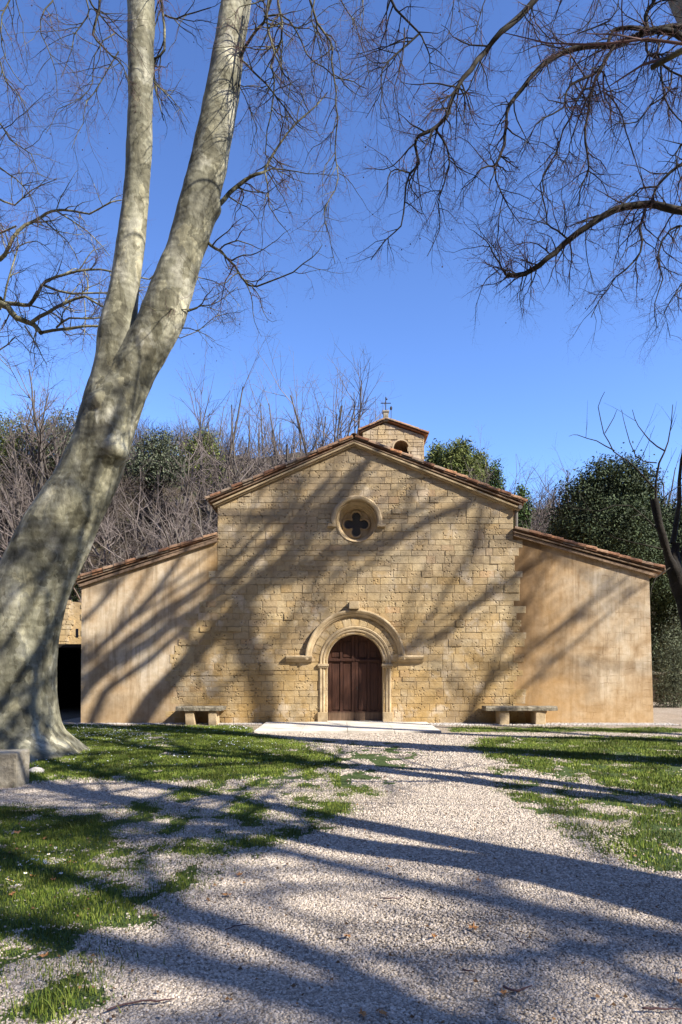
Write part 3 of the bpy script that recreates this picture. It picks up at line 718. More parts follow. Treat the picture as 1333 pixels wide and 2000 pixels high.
# --- benches
def bench(x0, x1, l1, l2, y0, y1, label):
    e = empty('stone_bench', ((x0+x1)/2, (y0+y1)/2, 0)); tag(e, label, 'bench', 'stone benches against the church front')
    O = tuple(e.location)
    def rough(o, k=.012):
        for v in o.data.vertices:
            n = mnoise.noise_vector(v.co*5+Vector((x0, 0, 0)))*k + mnoise.noise_vector(v.co*17)*k*.5; v.co += n
    mb = MB(); nseg = 26
    prof = [(y0, .41), (y1, .40), (y1, .52), (y0+.03, .535), (y0, .50)]
    vs = []; 
    for i in range(nseg+1):
        x = x0+(x1-x0)*i/nseg; vs += [(x, y, z_) for y, z_ in prof]
    m_ = len(prof); fs = [tuple(range(m_)), tuple(nseg*m_+k for k in range(m_-1, -1, -1))]
    for i in range(nseg):
        for k in range(m_): fs.append((i*m_+k, i*m_+(k+1) % m_, (i+1)*m_+(k+1) % m_, (i+1)*m_+k))
    mb.add(vs, fs); rough(mb.build('seat', M['bench_stone'], e, origin=O), .015)
    for (la, lb, sk) in (l1, l2):
        mb = MB()
        for i in range(4): mb_ = None
        zs = [0-.03, .12, .27, .412]; vs = []
        for z_ in zs: q = sk*(z_/.41); vs += [(la+q, y0+.05, z_), (lb+q*.6, y0+.05, z_), (lb+q*.6, y1-.06, z_), (la+q, y1-.06, z_)]
        fs = [(3,2,1,0), (12,13,14,15)]+[(i*4+k, i*4+(k+1) % 4, (i+1)*4+(k+1) % 4, (i+1)*4+k) for i in range(3) for k in range(4)]
        mb.add(vs, fs); rough(mb.build('leg', M['trim'], e, origin=O, bevel=.02), .012)
    return e
k_ = 19.3/20
bench(wx(343)*k_, wx(435)*k_, (wx(362)*k_, wx(379)*k_, -.03), (wx(406)*k_, wx(422)*k_, .0), 19.3, 19.93, 'short mossy stone bench against the wall left of the door')
bench(wx(950)*k_, wx(1090)*k_, (wx(977)*k_, wx(996)*k_, 0), (wx(1048)*k_, wx(1068)*k_, 0), 19.3, 19.93, 'long mossy stone bench against the wall right of the door')
# rough stone block at the left edge
mb = MB(); nb = 10
mb.box(-6.8, -4.36, 9.15, 9.56, -.05, .475)
blk = mb.build('stone_block', M['grey_stone'], None, bevel=.03, origin=(-5.5, 9.35, 0)); blk.location = (-5.5, 9.35, 0)
blk.data.update()
tag(blk, 'squared grey stone seat block in front of the big plane tree', 'stone block')
md = blk.modifiers.new('s', 'SUBSURF'); md.subdivision_type = 'SIMPLE'; md.levels = 3; md.render_levels = 3; baked(blk)
for v in blk.data.vertices: v.co += mnoise.noise_vector(v.co*3)*.018+mnoise.noise_vector(v.co*9)*.008
blk.data.materials.clear(); blk.data.materials.append(M['grey_stone'])
# small pale rock beside it
def rock(name, loc, s, mat, label, cat, seed=0):
    bm = bmesh.new(); bmesh.ops.create_icosphere(bm, subdivisions=3, radius=1)
    for v in bm.verts: v.co *= 1+.3*mnoise.noise(v.co*1.3+Vector((seed, 0, 0))); v.co = Vector((v.co.x*s[0], v.co.y*s[1], max(v.co.z, -.3)*s[2]))
    me = bpy.data.meshes.new(name); bm.to_mesh(me); bm.free(); me.materials.append(mat); o = link(bpy.data.objects.new(name, me)); o.location = loc
    return tag(o, label, cat)
g_ = G(73, 1510); rock('rock', (g_[0], g_[1], .02), (.12, .08, .07), M['slab'], 'small pale rock in the grass beside the squared stone block', 'rock')

# ------------------------------------------------------------------ trees
def rvec(r): 
    while True:
        v = Vector((r.uniform(-1, 1), r.uniform(-1, 1), r.uniform(-1, 1)))
        if .05 < v.length < 1: return v.normalized()
UP = Vector((0, 0, 1))
STY = dict(seg=[.35, .15, .09, .06, .05], wig=[.16, .42, .5, .5, .4], grav=[.0, -.06, -.08, .02, .05], dens=[3.2, 4.2, 6.0, 6.0, 0],
           ln=[0, 1.7, .75, .34, .14], rad=[0, .015, .0085, .0052, .004], ang=[0, (35, 75), (30, 70), (30, 75), (35, 80)], maxl=4)
def spawn(pts, rad, lvl, S, r, out, u0=.1, mult=1.0):
    L = sum((pts[i+1]-pts[i]).length for i in range(len(pts)-1))
    k = L*S['dens'][lvl]*mult; k = int(k)+(1 if r.random() < k-int(k) else 0)
    for _ in range(k):
        u = u0+(1-u0)*r.random(); f = u*(len(pts)-1); i = min(int(f), len(pts)-2); p = pts[i].lerp(pts[i+1], f-i); d = (pts[i+1]-pts[i]).normalized()
        rr_ = rad[i]+(rad[i+1]-rad[i])*(f-i)
        a, b = S['ang'][lvl+1]; an = R(r.uniform(a, b)); ax = d.cross(rvec(r))
        if ax.length < .05: continue
        ax.normalize(); side = ax
        nd = (d*math.cos(an)+side*math.sin(an)); nd = (nd+UP*S['grav'][lvl+1]*2).normalized()
        ln = S['ln'][lvl+1]*r.uniform(.45, 1.35)*(1.1-.45*u)
        grow(p, nd, ln, min(rr_*.65, S['rad'][lvl+1]*r.uniform(.8, 1.3)), lvl+1, S, r, out)
def grow(p, d, L, r0, lvl, S, r, out):
    n = max(2, int(round(L/S['seg'][lvl]))); st = L/n; pts = [p.copy()]; rad = [r0]; p = p.copy()
    g = S['grav'][lvl]
    for i in range(n):
        d = d+rvec(r)*S['wig'][lvl]*r.uniform(.4, 1.2)+UP*g*(1 if (i < n*.7 or lvl < 1) else -1.2); d.normalize(); p = p+d*st; pts.append(p); rad.append(r0*(1-(.75 if lvl < 3 else .45)*(i+1)/n))
    out.append((lvl, pts, rad))
    if lvl < S['maxl']: spawn(pts, rad, lvl, S, r, out)
def smoothpath(pts, rad, k=3, jit=0, r=None):
    """Catmull-Rom through the points"""
    P_ = [pts[0]+(pts[0]-pts[1])]+list(pts)+[pts[-1]+(pts[-1]-pts[-2])]; o = []; ro = []
    for i in range(1, len(P_)-2):
        for j in range(k):
            t = j/k; a, b, c, d = P_[i-1], P_[i], P_[i+1], P_[i+2]
            q = .5*((2*b)+(c-a)*t+(2*a-5*b+4*c-d)*t*t+(3*b-a-3*c+d)*t**3)
            if jit and r: q = q+rvec(r)*jit*(c-b).length
            o.append(q); ro.append(rad[i-1]*(1-t)+rad[i]*t)
    o.append(pts[-1].copy()); ro.append(rad[-1]); return o, ro
def pixlimb(px, Y0, Y1, r0, r1):
    """limb given by photo pixels, its depth and pixel radii at both ends"""
    n = len(px); pts = []; rad = []
    for i, (x, y) in enumerate(px):
        u = i/(n-1); Yv = Y0+(Y1-Y0)*u+.25*math.sin(i*1.7+x)*(.3 if i else 0); pts.append(P(x, y, Yv)); rad.append((r0+(r1-r0)*u)*.62*Yv/F)
    return pts, rad
def emit(tree, O, limbs_out, thick_mat, twig_mat=None, seeds=0, r=None, min_r=.02):
    """limbs_out: (lvl, pts, rad) lists -> branches, twigs and seed_balls parts"""
    B = Tubes(); T = Tubes(); ends = []
    for lvl, pts, rad in limbs_out:
        if rad[0] > min_r: B.add(pts, rad, 8 if rad[0] > .05 else 6)
        elif lvl <= 1: B.add(pts, rad, 5)
        else: T.add(pts, rad, 4 if lvl == 2 else 3)
        if lvl >= 3: ends.append(pts[-1])
    B.build('branches', thick_mat, tree, origin=O)
    T.build('twigs', twig_mat or M['twig'], tree, origin=O, sm=False)
    if seeds:
        k = min(seeds, len(ends)); pick = (r or random).sample(ends, k); V = []; Fs = []
        bm = bmesh.new(); bmesh.ops.create_icosphere(bm, subdivisions=1, radius=1); bv = np.array([v.co[:] for v in bm.verts]); bf = np.array([[v.index for v in f.verts] for f in bm.faces]); bm.free()
        T2 = Tubes()
        for i, e in enumerate(pick):
            dl = .012+.02*random.random(); c = e-UP*dl; V.append(bv*.0105*random.uniform(.8, 1.2)+np.array(c)); Fs.append(bf+len(bv)*i)
        mesh_np('seed_balls', np.concatenate(V), np.concatenate(Fs), M['seed'], tree, True, tri=True, origin=O)['kind'] = 'stuff'
def sdf_limb(V, pts, rad):
    A = np.array([tuple(p) for p in pts]); r = np.array(rad); best = np.full(len(V), 1e9)
    for i in range(len(A)-1):
        d = A[i+1]-A[i]; L2 = (d*d).sum()+1e-9; t = np.clip(((V-A[i])@d)/L2, 0, 1); q = np.linalg.norm(V-(A[i]+t[:, None]*d), axis=1)-(r[i]*(1-t)+r[i+1]*t)
        best = np.minimum(best, q)
    return best
def solid_trunk(tree, O, limbs, mat, ds=.12, lumps=(), disp=.02, name='trunk', flare=None, sides=28):
    """stems as dense rings whose joints swell smoothly into each other, with burls and root flare"""
    VV = []; FF = []; base = 0
    for li, (pts, rad) in enumerate(limbs):
        A = np.array([tuple(p) for p in pts]); Rr = np.array(rad, float); seg = np.linalg.norm(np.diff(A, axis=0), axis=1); cum = np.concatenate([[0], np.cumsum(seg)])
        n = max(4, int(cum[-1]/ds)); u = np.linspace(0, cum[-1], n); C = np.stack([np.interp(u, cum, A[:, k]) for k in range(3)], 1); rr_ = np.interp(u, cum, Rr)
        for _ in range(3): C[1:-1] = (C[:-2]+2*C[1:-1]+C[2:])/4; rr_[1:-1] = (rr_[:-2]+2*rr_[1:-1]+rr_[2:])/4
        T = np.gradient(C, axis=0); T /= np.linalg.norm(T, axis=1, keepdims=True)
        a = np.cross(T[0], [0, 1, .1]); a /= np.linalg.norm(a); AA = []
        for k in range(n): a = a-T[k]*(a@T[k]); a /= np.linalg.norm(a); AA.append(a.copy())
        AA = np.array(AA); BB = np.cross(T, AA); ang = np.arange(sides)*2*np.pi/sides
        D = AA[:, None, :]*np.cos(ang)[None, :, None]+BB[:, None, :]*np.sin(ang)[None, :, None]; V = C[:, None, :]+D*rr_[:, None, None]
        V = V.reshape(-1, 3); D = D.reshape(-1, 3)
        for lj, (p2, r2) in enumerate(limbs):
            if lj == li: continue
            k = min(.22, .6*max(min(rad), .05)+.1); q = sdf_limb(V, p2, r2); h = np.clip(k-np.abs(q), 0, k)/k; V = V+D*(h*h*k*.25)[:, None]
        for c, R0, amp in lumps:
            d2 = ((V-np.array(tuple(c)))**2).sum(1); V = V+D*(amp*np.exp(-d2/(R0*R0)))[:, None]
        if flare and li == 0:
            z = V[:, 2]; th = np.arctan2(V[:, 1]-flare[1], V[:, 0]-flare[0]); lob = sum(a_*np.clip(np.cos(th-t_), 0, 1)**6 for t_, a_ in flare[2])
            e = np.exp(-np.clip(z, 0, 9)/.30); dd = D.copy(); dd[:, 2] = 0; V = V+dd*(e*(lob+.06)+.35*lob*np.exp(-np.clip(z, 0, 9)/1.1))[:, None]
        nn = np.array([mnoise.noise(Vector((v[0]*1.7, v[1]*1.7, v[2]*.8)))*2.2+mnoise.noise(Vector((v[0]*5, v[1]*5, v[2]*2.2+7)))+.4*mnoise.noise(Vector((v[0]*13, v[1]*13, v[2]*7+7))) for v in V])
        V = V+D*(nn*disp)[:, None]
        idx = np.arange(n*sides).reshape(n, sides)+base
        FF.append(np.stack([idx[:-1], np.roll(idx, -1, 1)[:-1], np.roll(idx, -1, 1)[1:], idx[1:]], -1).reshape(-1, 4)); VV.append(V); base += n*sides
    return mesh_np(name, np.concatenate(VV), np.concatenate(FF), mat, tree, True, origin=O)

# ---- the big leaning plane tree on the left
rt = random.Random(21)
T1 = empty('plane_tree', (-5.6, 12.9, 0)); tag(T1, 'huge pale forked plane tree with leaning smooth trunk at the left', 'tree', 'bare plane trees on the square')
O1 = tuple(T1.location); D1 = 12.9
def trunkpx(rows, Yd):        # rows: (py, left px, right px)
    pts = []; rad = []
    for i, (py, l, r_) in enumerate(rows): pts.append(P((l+r_)/2, py, Yd if not callable(Yd) else Yd(py))); rad.append((r_-l)/2*Yd/F)
    return pts, rad
main_rows = [(1500,-75,150),(1470,-70,138),(1440,-66,122),(1400,-64,117),(1330,-62,117),(1260,-55,122),(1200,-40,132),(1150,-15,147),(1100,8,168),(1050,32,186),(1000,62,205),(950,95,228),(900,122,250),(860,138,258),(820,148,262),(780,158,262),(740,170,262),(700,183,263)]
ls = [(660,193,265),(620,202,267),(580,211,270),(550,217,272),(500,226,279),(450,234,284),(400,240,289),(340,245,293),(280,247,296),(200,251,298),(100,251,300),(0,249,302),(-150,250,300),(-350,262,305),(-600,285,318),(-900,300,322)]
rs = [(980,112,160),(930,138,205),(880,158,240),(830,172,262),(780,192,280),(740,216,293),(700,238,315),(660,256,340),(620,273,359),(560,298,378),(500,322,397),(440,340,414),(380,357,428),(320,372,443),(260,386,454),(200,398,464),(140,409,473),(80,420,481),(0,434,491),(-150,460,512),(-350,500,545),(-600,560,594),(-900,640,665)]
main_rows = [(a, b+8, c-(17 if a > 1080 else 9 if a > 820 else 3)) for a, b, c in main_rows]
pl_, rl_ = trunkpx(main_rows+ls, D1); pr_, rr2 = trunkpx(rs, D1-.1)
limbs = [smoothpath(pl_, rl_, 2), smoothpath(pr_, rr2, 2)]
# left limb leaving the frame, root flare
lp = [P(40, 1210, D1), P(0, 1150, D1), P(-60, 1080, D1-.1), P(-160, 960, D1-.2), P(-300, 760, D1-.4), P(-420, 500, D1-.5), P(-500, 200, D1-.6), P(-560, -200, D1-.8)]
limbs.append(smoothpath(lp, [.35, .38, .36, .33, .28, .22, .16, .08], 2))
def LPt(px, py, R0, amp, back=.5): return (P(px, py, D1-back), R0, amp)
lumps = [LPt(224,876,.22,.20,.45), LPt(256,892,.18,.16,.25), LPt(214,932,.13,-.12), LPt(180,1008,.22,.18,.5), LPt(168,1046,.16,-.12), LPt(205,985,.12,.08,.4), LPt(240,945,.1,-.08,.3), LPt(196,778,.16,.09), LPt(150,968,.2,.06), LPt(206,945,.16,-.06), LPt(190,800,.10,-.05), LPt(212,930,.07,-.06), LPt(244,700,.2,.05,.4), LPt(290,20,.25,.05,.3), LPt(60,1180,.3,.07,.7), LPt(20,1300,.4,.08,.7), LPt(452,130,.2,.05,.3), LPt(378,420,.25,.04,.3), LPt(424,410,.16,.09,.1), LPt(325,615,.07,-.06,.4), LPt(290,170,.12,.04,.3), LPt(262,375,.10,.035,.3), LPt(412,475,.12,.05,.1), LPt(140,1120,.2,.06,.6), LPt(100,1060,.3,-.05,.6), LPt(60,1260,.16,-.05,.75)]
flare = (-5.9, 12.9, [(-.25, .20), (-1.15, .34), (-1.9, .3), (-2.7, .5), (.9, .3), (2.6, .5)])
solid_trunk(T1, O1, limbs, M['bark'], .055, lumps, .016, flare=flare, sides=56)
# knots and old branch scars on the bark
out = []
T1L = [
 ([(468,120),(490,72),(515,45),(528,0),(540,-60)], 12.7, 12.2, 5, 3),
 ([(535,-60),(525,0),(522,40),(530,85),(545,120),(555,145),(568,160),(563,195)], 12.3, 12.0, 4, 1.2),
 ([(560,-60),(546,0),(549,78),(536,108),(530,130),(537,160),(532,205),(524,255),(518,300),(535,320)], 12.5, 12.1, 4.5, 1.3),
 ([(468,112),(495,140),(540,185),(570,230),(592,252)], 12.7, 12.0, 3.5, 1.3),
 ([(515,30),(550,28),(577,60),(600,105),(630,130),(655,150),(690,160),(715,172)], 12.3, 11.7, 3, 1.2),
 ([(590,-60),(606,0),(620,45),(645,75),(650,120),(655,180),(660,230),(655,290),(660,330),(655,370),(635,410),(645,460),(655,515)], 12, 11.5, 4, 1),
 ([(620,-50),(612,10),(610,40),(625,90),(627,135)], 12, 11.7, 3, 1.2),
 ([(418,412),(428,400),(450,375),(480,350),(500,340),(517,334),(532,305),(560,262),(600,220),(640,180)], 12.9, 13.6, 8, 1.6),
 ([(517,334),(545,328),(580,335),(620,340),(660,342)], 13.2, 13.6, 2.5, .8),
 ([(517,334),(525,380),(527,402),(545,432),(562,452)], 13.2, 13.2, 2.5, 1),
 ([(398,465),(412,478),(432,492),(460,520),(485,558),(522,550),(572,530),(610,502),(630,478)], 12.9, 12.3, 5, 1),
 ([(350,612),(385,602),(402,580),(418,560)], 12.9, 12.4, 3, 1),
 ([(355,605),(395,598),(430,588),(465,560)], 12.9, 13.3, 2.4, 1),
 ([(350,640),(385,645),(420,665)], 12.9, 12.6, 2, .8),
 ([(215,-60),(196,0),(190,35),(182,65),(200,90),(220,108),(240,130),(248,155)], 12.2, 12.6, 4.5, 1.5),
 ([(150,-50),(180,8),(195,26),(218,56),(250,82)], 12.2, 12.6, 3.5, 1.6),
 ([(180,-50),(171,0),(171,34),(146,68),(139,100),(120,150)], 12, 11.6, 3, 1),
 ([(318,-60),(319,0),(322,98),(302,113),(300,158),(310,195),(320,235)], 13.3, 13.4, 5, 1.6),
 ([(322,30),(345,35),(380,25),(412,14)], 13.3, 12.9, 3, 1.5),
 ([(120,-60),(100,0),(78,40),(90,90),(110,140),(112,190)], 11.6, 11.4, 2.6, .9),
 ([(60,-80),(20,0),(0,60),(12,120),(40,160)], 11.6, 11.4, 3, 1),
 ([(-60,40),(0,120),(12,160),(40,190),(60,240)], 11.5, 11.4, 3, 1),
 ([(-80,180),(0,240),(18,270),(60,300),(75,340)], 11.8, 11.4, 3, 1),
 ([(-80,280),(0,325),(30,350),(60,380),(80,440)], 11.9, 11.7, 3, 1),
 ([(230,100),(200,150),(170,200),(160,240),(140,290)], 12.8, 12.2, 2.2, .8),
 ([(225,60),(185,105),(180,160),(160,190),(115,215),(90,260)], 12.8, 12.2, 2, .8),
 ([(300,160),(320,180),(345,200),(370,240)], 12.8, 12.6, 2.2, .8),
 ([(450,130),(480,190),(500,250),(490,300)], 12.8, 12.5, 2, .8),
 ([(700,-60),(712,0),(705,60),(720,110)], 11.5, 11.3, 2, .7),
 ([(660,-60),(668,0),(690,40),(710,90),(720,150)], 11.5, 11.3, 2.4, .8),
]
for px, Y0, Y1, r0, r1 in T1L:
    p_, r_ = pixlimb(px, Y0, Y1, r0, r1); p_, r_ = smoothpath(p_, r_, 2, .04, rt); out.append((0, p_, r_)); spawn(p_, r_, 0, dict(STY, ln=[0, 1.1, .52, .27, .12], dens=[5.2, 5.4, 8, 6.5, 0]), rt, out, .12, 1.0)
# crown above the frame (it shades the church and closes the tree)
SB = dict(STY, seg=[.8, .55, .35, .3, .3], wig=[.14, .2, .3, .3, .3], grav=[.05, -.01, -.04, 0, 0], ln=[0, 4.2, 1.8, .8, .3], rad=[0, .06, .02, .010, .005], dens=[1.1, 1.7, 2.6, 0, 0], maxl=3)
for (pts_, rad_) in limbs:
    hi = [(p, q) for p, q in zip(pts_, rad_) if p.z > 14.2]
    if len(hi) > 2: spawn([h[0] for h in hi], [h[1] for h in hi], 0, SB, rt, out, .2)
emit(T1, O1, out, M['bark_branch'], seeds=170, r=rt)

# ---- plane tree beyond the left edge whose limbs reach in behind the trunk
rt2 = random.Random(5)
T2 = empty('plane_tree', (-11.5, 15.8, 0)); tag(T2, 'bare plane tree reaching in from the left edge behind the forked trunk', 'tree', 'bare plane trees on the square'); O2 = tuple(T2.location)
lim2 = [smoothpath([Vector((-11.5, 15.8, -.2)), Vector((-11.4, 15.8, 2)), Vector((-11.0, 15.8, 5)), Vector((-11.2, 15.9, 9)), Vector((-11.6, 16, 13)), Vector((-11.4, 16, 18))], [.55, .42, .38, .32, .22, .08], 3),
        smoothpath([Vector((-11.0, 15.8, 5.5)), Vector((-10.2, 15.9, 8.4)), P(-110, 560, 16), P(-40, 580, 16), P(0, 593, 16)], [.28, .24, .19, .16, .15], 3)]
solid_trunk(T2, O2, lim2, M['bark'], .12, (), .015)
out = []
for px, Y0, Y1, r0, r1 in [
 ([(-10,590),(15,600),(32,620),(65,634),(80,650)], 16, 15.8, 11, 7),
 ([(78,648),(130,640),(205,635),(260,640),(300,655)], 15.8, 15.5, 5, 1.5),
 ([(62,628),(92,610),(130,590),(165,580),(205,602),(260,610)], 15.8, 15.8, 6, 2),
 ([(-10,590),(30,593),(58,595),(75,570),(90,550),(130,535),(172,525),(222,531),(290,545)], 16, 16, 7, 2),
 ([(88,558),(140,573),(212,572),(280,566)], 16, 16, 4, 1.5),
 ([(110,640),(135,620),(170,622),(210,618)], 15.8, 15.6, 3.5, 2),
 ([(-60,530),(0,505),(15,488),(25,465),(50,440),(80,425),(102,411),(140,410),(176,418),(215,395),(240,390)], 16.2, 16, 7, 1.5),
 ([(80,424),(130,470),(155,516)], 16, 15.8, 2.4, 1), ([(108,412),(170,450),(215,500)], 16, 16.2, 2.6, 1),
 ([(8,588),(20,530),(35,480),(30,440)], 16, 16, 3.4, 1.2), ([(35,480),(70,470),(100,490)], 16, 16, 2, .8),
 ([(50,638),(75,680),(92,712)], 15.8, 15.5, 3, 1), ([(166,585),(165,640),(160,690)], 15.8, 15.6, 1.8, .7), ([(0,620),(-10,680),(20,720)], 15.8, 15.6, 3, .8),
 ([(-100,330),(-20,380),(30,400),(60,370),(110,350)], 16.3, 16, 4, 1), ([(-80,700),(-10,690),(30,660),(60,690)], 16.3, 16, 3, 1),
 ([(260,640),(300,600),(330,560)], 15.5, 15.5, 1.8, .8), ([(290,545),(330,520),(390,540),(440,560),(470,600)], 16, 15.8, 2.2, .8), ([(280,600),(350,660),(420,620),(470,610)], 15.6, 15.4, 2, .8),
]:
    p_, r_ = pixlimb(px, Y0, Y1, r0, r1); p_, r_ = smoothpath(p_, r_, 2, .03, rt2); out.append((0, p_, r_)); spawn(p_, r_, 0, dict(STY, grav=[0, .02, .0, .02, 0], ln=[0, 1.1, .65, .3, .14], dens=[4.2, 4.6, 7, 5.5, 0]), rt2, out, .1, 1.0)
spawn(lim2[0][0][6:], lim2[0][1][6:], 0, SB, rt2, out, .1)
emit(T2, O2, out, M['sunlit_branch'], seeds=80, r=rt2)

# ---- plane tree beyond the right edge: its limbs fill the upper right, its far stems shade the church
rt3 = random.Random(9)
T3 = empty('plane_tree', (8.2, 10.2, 0)); tag(T3, 'bare plane tree whose dark arching limbs hang into the upper right sky', 'tree', 'bare plane trees on the square'); O3 = tuple(T3.location)
UPL = -LD/LD.x*-1.0     # towards the sun, per metre of x
UPL = Vector((1, -.6, .92))
def W(px, py, t):       # point whose shadow falls on the church front at this pixel
    return Vector((wx(px), 20, wz(py)))+UPL*t
stem_a = ([Vector((8.2,10.2,-.2)), Vector((8.15,10.25,2)), Vector((7.8,10.3,5)), Vector((7.0,10.7,8.6)), Vector((6.0,10.95,11.4)), Vector((5.3,11.1,13.6)), Vector((4.8,11.2,16)), Vector((4.4,11.4,19.5))], [.72,.62,.5,.36,.29,.25,.18,.06])
fork = Vector((9.2, 9.6, 10.5))
stem_b = ([Vector((8.1,10.2,3)), Vector((8.5,9.9,6.5)), fork, W(262,1425,16.5), W(345,1316,16.3), W(480,1172,16), W(600,1050,16), W(690,935,16), W(770,840,16)], [.5,.42,.34,.27,.25,.22,.19,.15,.08])
shadow_limbs = [
 ([fork, W(120,1330,16.6), W(169,1287,16.6), W(273,1190,16.5), W(345,1100,16.3), W(390,1010,16)], [.22,.13,.12,.11,.09,.05]),
 ([fork, W(120,1360,16.9), W(162,1330,16.9), W(288,1219,16.8), W(381,1154,16.7), W(470,1080,16.6), W(560,985,16.5)], [.24,.14,.13,.13,.12,.10,.05]),
 ([fork, W(130,1400,16.2), W(288,1255,16.2), W(414,1172,16), W(530,1060,15.9), W(650,930,15.8)], [.26,.17,.17,.16,.13,.07]),
 ([fork, W(176,1406,15.8), W(288,1294,15.6), W(400,1200,15.5), W(500,1130,15.4)], [.2,.11,.10,.08,.05]),
 ([fork, W(60,1300,16.9), W(160,1215,17), W(250,1120,17), W(320,1020,17)], [.2,.10,.09,.07,.04]),
]
lims = [smoothpath(*stem_a, 3), smoothpath(*stem_b, 3)]
solid_trunk(T3, O3, lims, M['bark'], .12, (), .02)
out = []
for p_, r_ in shadow_limbs:
    p_, r_ = smoothpath(p_, r_, 3, .02, rt3); out.append((0, p_, r_)); spawn(p_, r_, 0, SB, rt3, out, .3, .35)
spawn(lims[1][0][8:], lims[1][1][8:], 0, SB, rt3, out, .0, .7); spawn(lims[0][0][15:], lims[0][1][15:], 0, SB, rt3, out, .0, 1.2)
R3L = [
 ([(1470,420),(1400,425),(1345,412),(1300,405),(1270,400),(1220,405),(1180,420),(1130,455),(1100,480),(1070,505),(1040,528),(1010,537),(990,537)], 10.9, 11.0, 13, 7),
 ([(990,537),(975,512),(962,490),(950,470),(925,450)], 11.0, 10.8, 3.5, 1),
 ([(1112,468),(1090,450),(1070,436),(1066,400),(1056,360),(1070,330),(1088,305),(1090,270)], 11, 10.6, 3, 1.2),
 ([(1262,408),(1250,448),(1256,472),(1240,512),(1205,540),(1170,588),(1155,620)], 11, 10.6, 4.5, 1.2),
 ([(1430,60),(1345,75),(1320,64),(1280,58),(1240,72),(1200,88),(1150,90),(1110,100),(1080,112),(1050,135),(1020,175),(995,205),(990,240),(985,280),(975,308),(966,324)], 10.9, 10.5, 11, 4),
 ([(966,324),(940,328),(925,352),(900,370)], 10.5, 10.4, 3, 1), ([(966,324),(970,350),(985,385),(1005,420),(1020,440)], 10.5, 10.3, 3, 1),
 ([(985,380),(975,430),(972,470),(960,520)], 10.4, 10.3, 1.8, .8),
 ([(1400,80),(1345,50),(1290,55),(1270,58),(1230,52),(1200,60),(1188,84)], 10.9, 10.7, 9, 5),
 ([(1200,88),(1175,130),(1155,190),(1144,250),(1147,300),(1150,332),(1135,372),(1132,402)], 10.8, 10.4, 5.5, 1.3),
 ([(1180,125),(1160,146),(1115,164),(1104,190),(1100,212),(1062,230),(1035,262),(1012,305)], 10.8, 10.2, 4.5, 1.2),
 ([(1150,150),(1128,200),(1100,255),(1087,300),(1060,342),(1064,372),(1050,420)], 10.8, 10.6, 3.5, 1.2),
 ([(1165,150),(1145,200),(1120,260),(1110,300),(1090,340)], 10.8, 11, 3, 1),
 ([(1180,140),(1180,180),(1205,200),(1225,260),(1240,300),(1270,390)], 10.8, 11, 3, 1.2),
 ([(1150,332),(1175,350),(1190,385)], 10.5, 10.6, 2, 1),
 ([(1120,-80),(1045,0),(1015,30),(980,60),(950,100),(920,135),(892,172),(880,205),(870,232),(845,253),(818,265),(812,285),(818,318),(800,340),(790,390),(783,440),(755,465),(725,507)], 10.2, 9.8, 10, 1.4),
 ([(853,252),(872,285),(877,318),(868,360),(855,395),(860,450),(835,500)], 10, 9.7, 3.6, 1),
 ([(802,338),(772,330),(759,348),(757,385)], 9.9, 9.8, 2.4, 1), ([(853,258),(830,275),(812,272)], 10, 9.9, 2, 1),
 ([(890,172),(915,180),(925,215)], 10, 9.9, 2, .8),
 ([(750,-60),(767,0),(785,30),(815,60),(830,80),(840,110),(842,142)], 9.8, 9.6, 4.5, 1.2),
 ([(818,66),(780,100),(748,135),(745,180),(745,232)], 9.7, 9.5, 3.4, 1.2), ([(792,55),(787,120),(770,170),(782,240)], 9.7, 9.6, 2.2, .8), ([(745,180),(730,205),(715,230)], 9.5, 9.5, 1.5, .8),
 ([(1262,80),(1268,108),(1290,120),(1296,170),(1310,215),(1345,248)], 10.8, 10.5, 4, 2),
 ([(1290,75),(1285,105),(1312,140),(1350,152)], 10.8, 10.6, 4.5, 2.5),
 ([(1312,142),(1305,180),(1272,205),(1245,238),(1205,240),(1180,260)], 10.6, 10.3, 3, 1),
 ([(1420,300),(1345,315),(1310,335),(1285,365),(1270,402)], 10.9, 11, 6, 3),
 ([(1285,365),(1250,368),(1210,405),(1180,415),(1160,435)], 11, 10.8, 3, 1),
 ([(1265,62),(1262,30),(1275,5),(1300,-40)], 10.8, 10.8, 7, 5), 
 ([(1050,-60),(1040,20),(1060,60),(1085,90),(1080,112)], 10.6, 10.6, 2, 1.2), ([(1130,65),(1190,40),(1210,0),(1220,-40)], 10.6, 10.6, 2.2, 1.6), ([(1020,20),(1040,50),(1060,85),(1100,92)], 10.1, 10.1, 2, 1),
 ([(980,-60),(945,10),(930,60),(900,90)], 10.2, 10.0, 2.2, .8), ([(900,-60),(888,0),(880,60),(860,90)], 10, 10, 2, .8),
 ([(1160,-60),(1170,0),(1135,60),(1080,65)], 10.6, 10.6, 2.4, 1),
 ([(1420,460),(1350,440),(1310,450),(1285,500),(1295,545),(1280,590),(1285,640)], 10.8, 10.4, 4, 1),
 ([(1420,560),(1345,545),(1325,570),(1300,610),(1310,660)], 10.6, 10.4, 3, .9),
 ([(1150,415),(1145,470),(1148,510),(1160,560)], 11, 10.7, 2, .8), ([(1030,535),(1022,560),(1018,575)], 11, 11, 2, 1), ([(1345,270),(1320,300),(1330,350)], 10.8, 10.6, 3, 1.4),
]
ST3 = dict(STY, grav=[0, -.06, -.06, -.02, 0], ln=[0, .85, .46, .25, .11], dens=[7.2, 7.0, 9.5, 7, 0], rad=[0, .011, .0068, .0045, .0036])
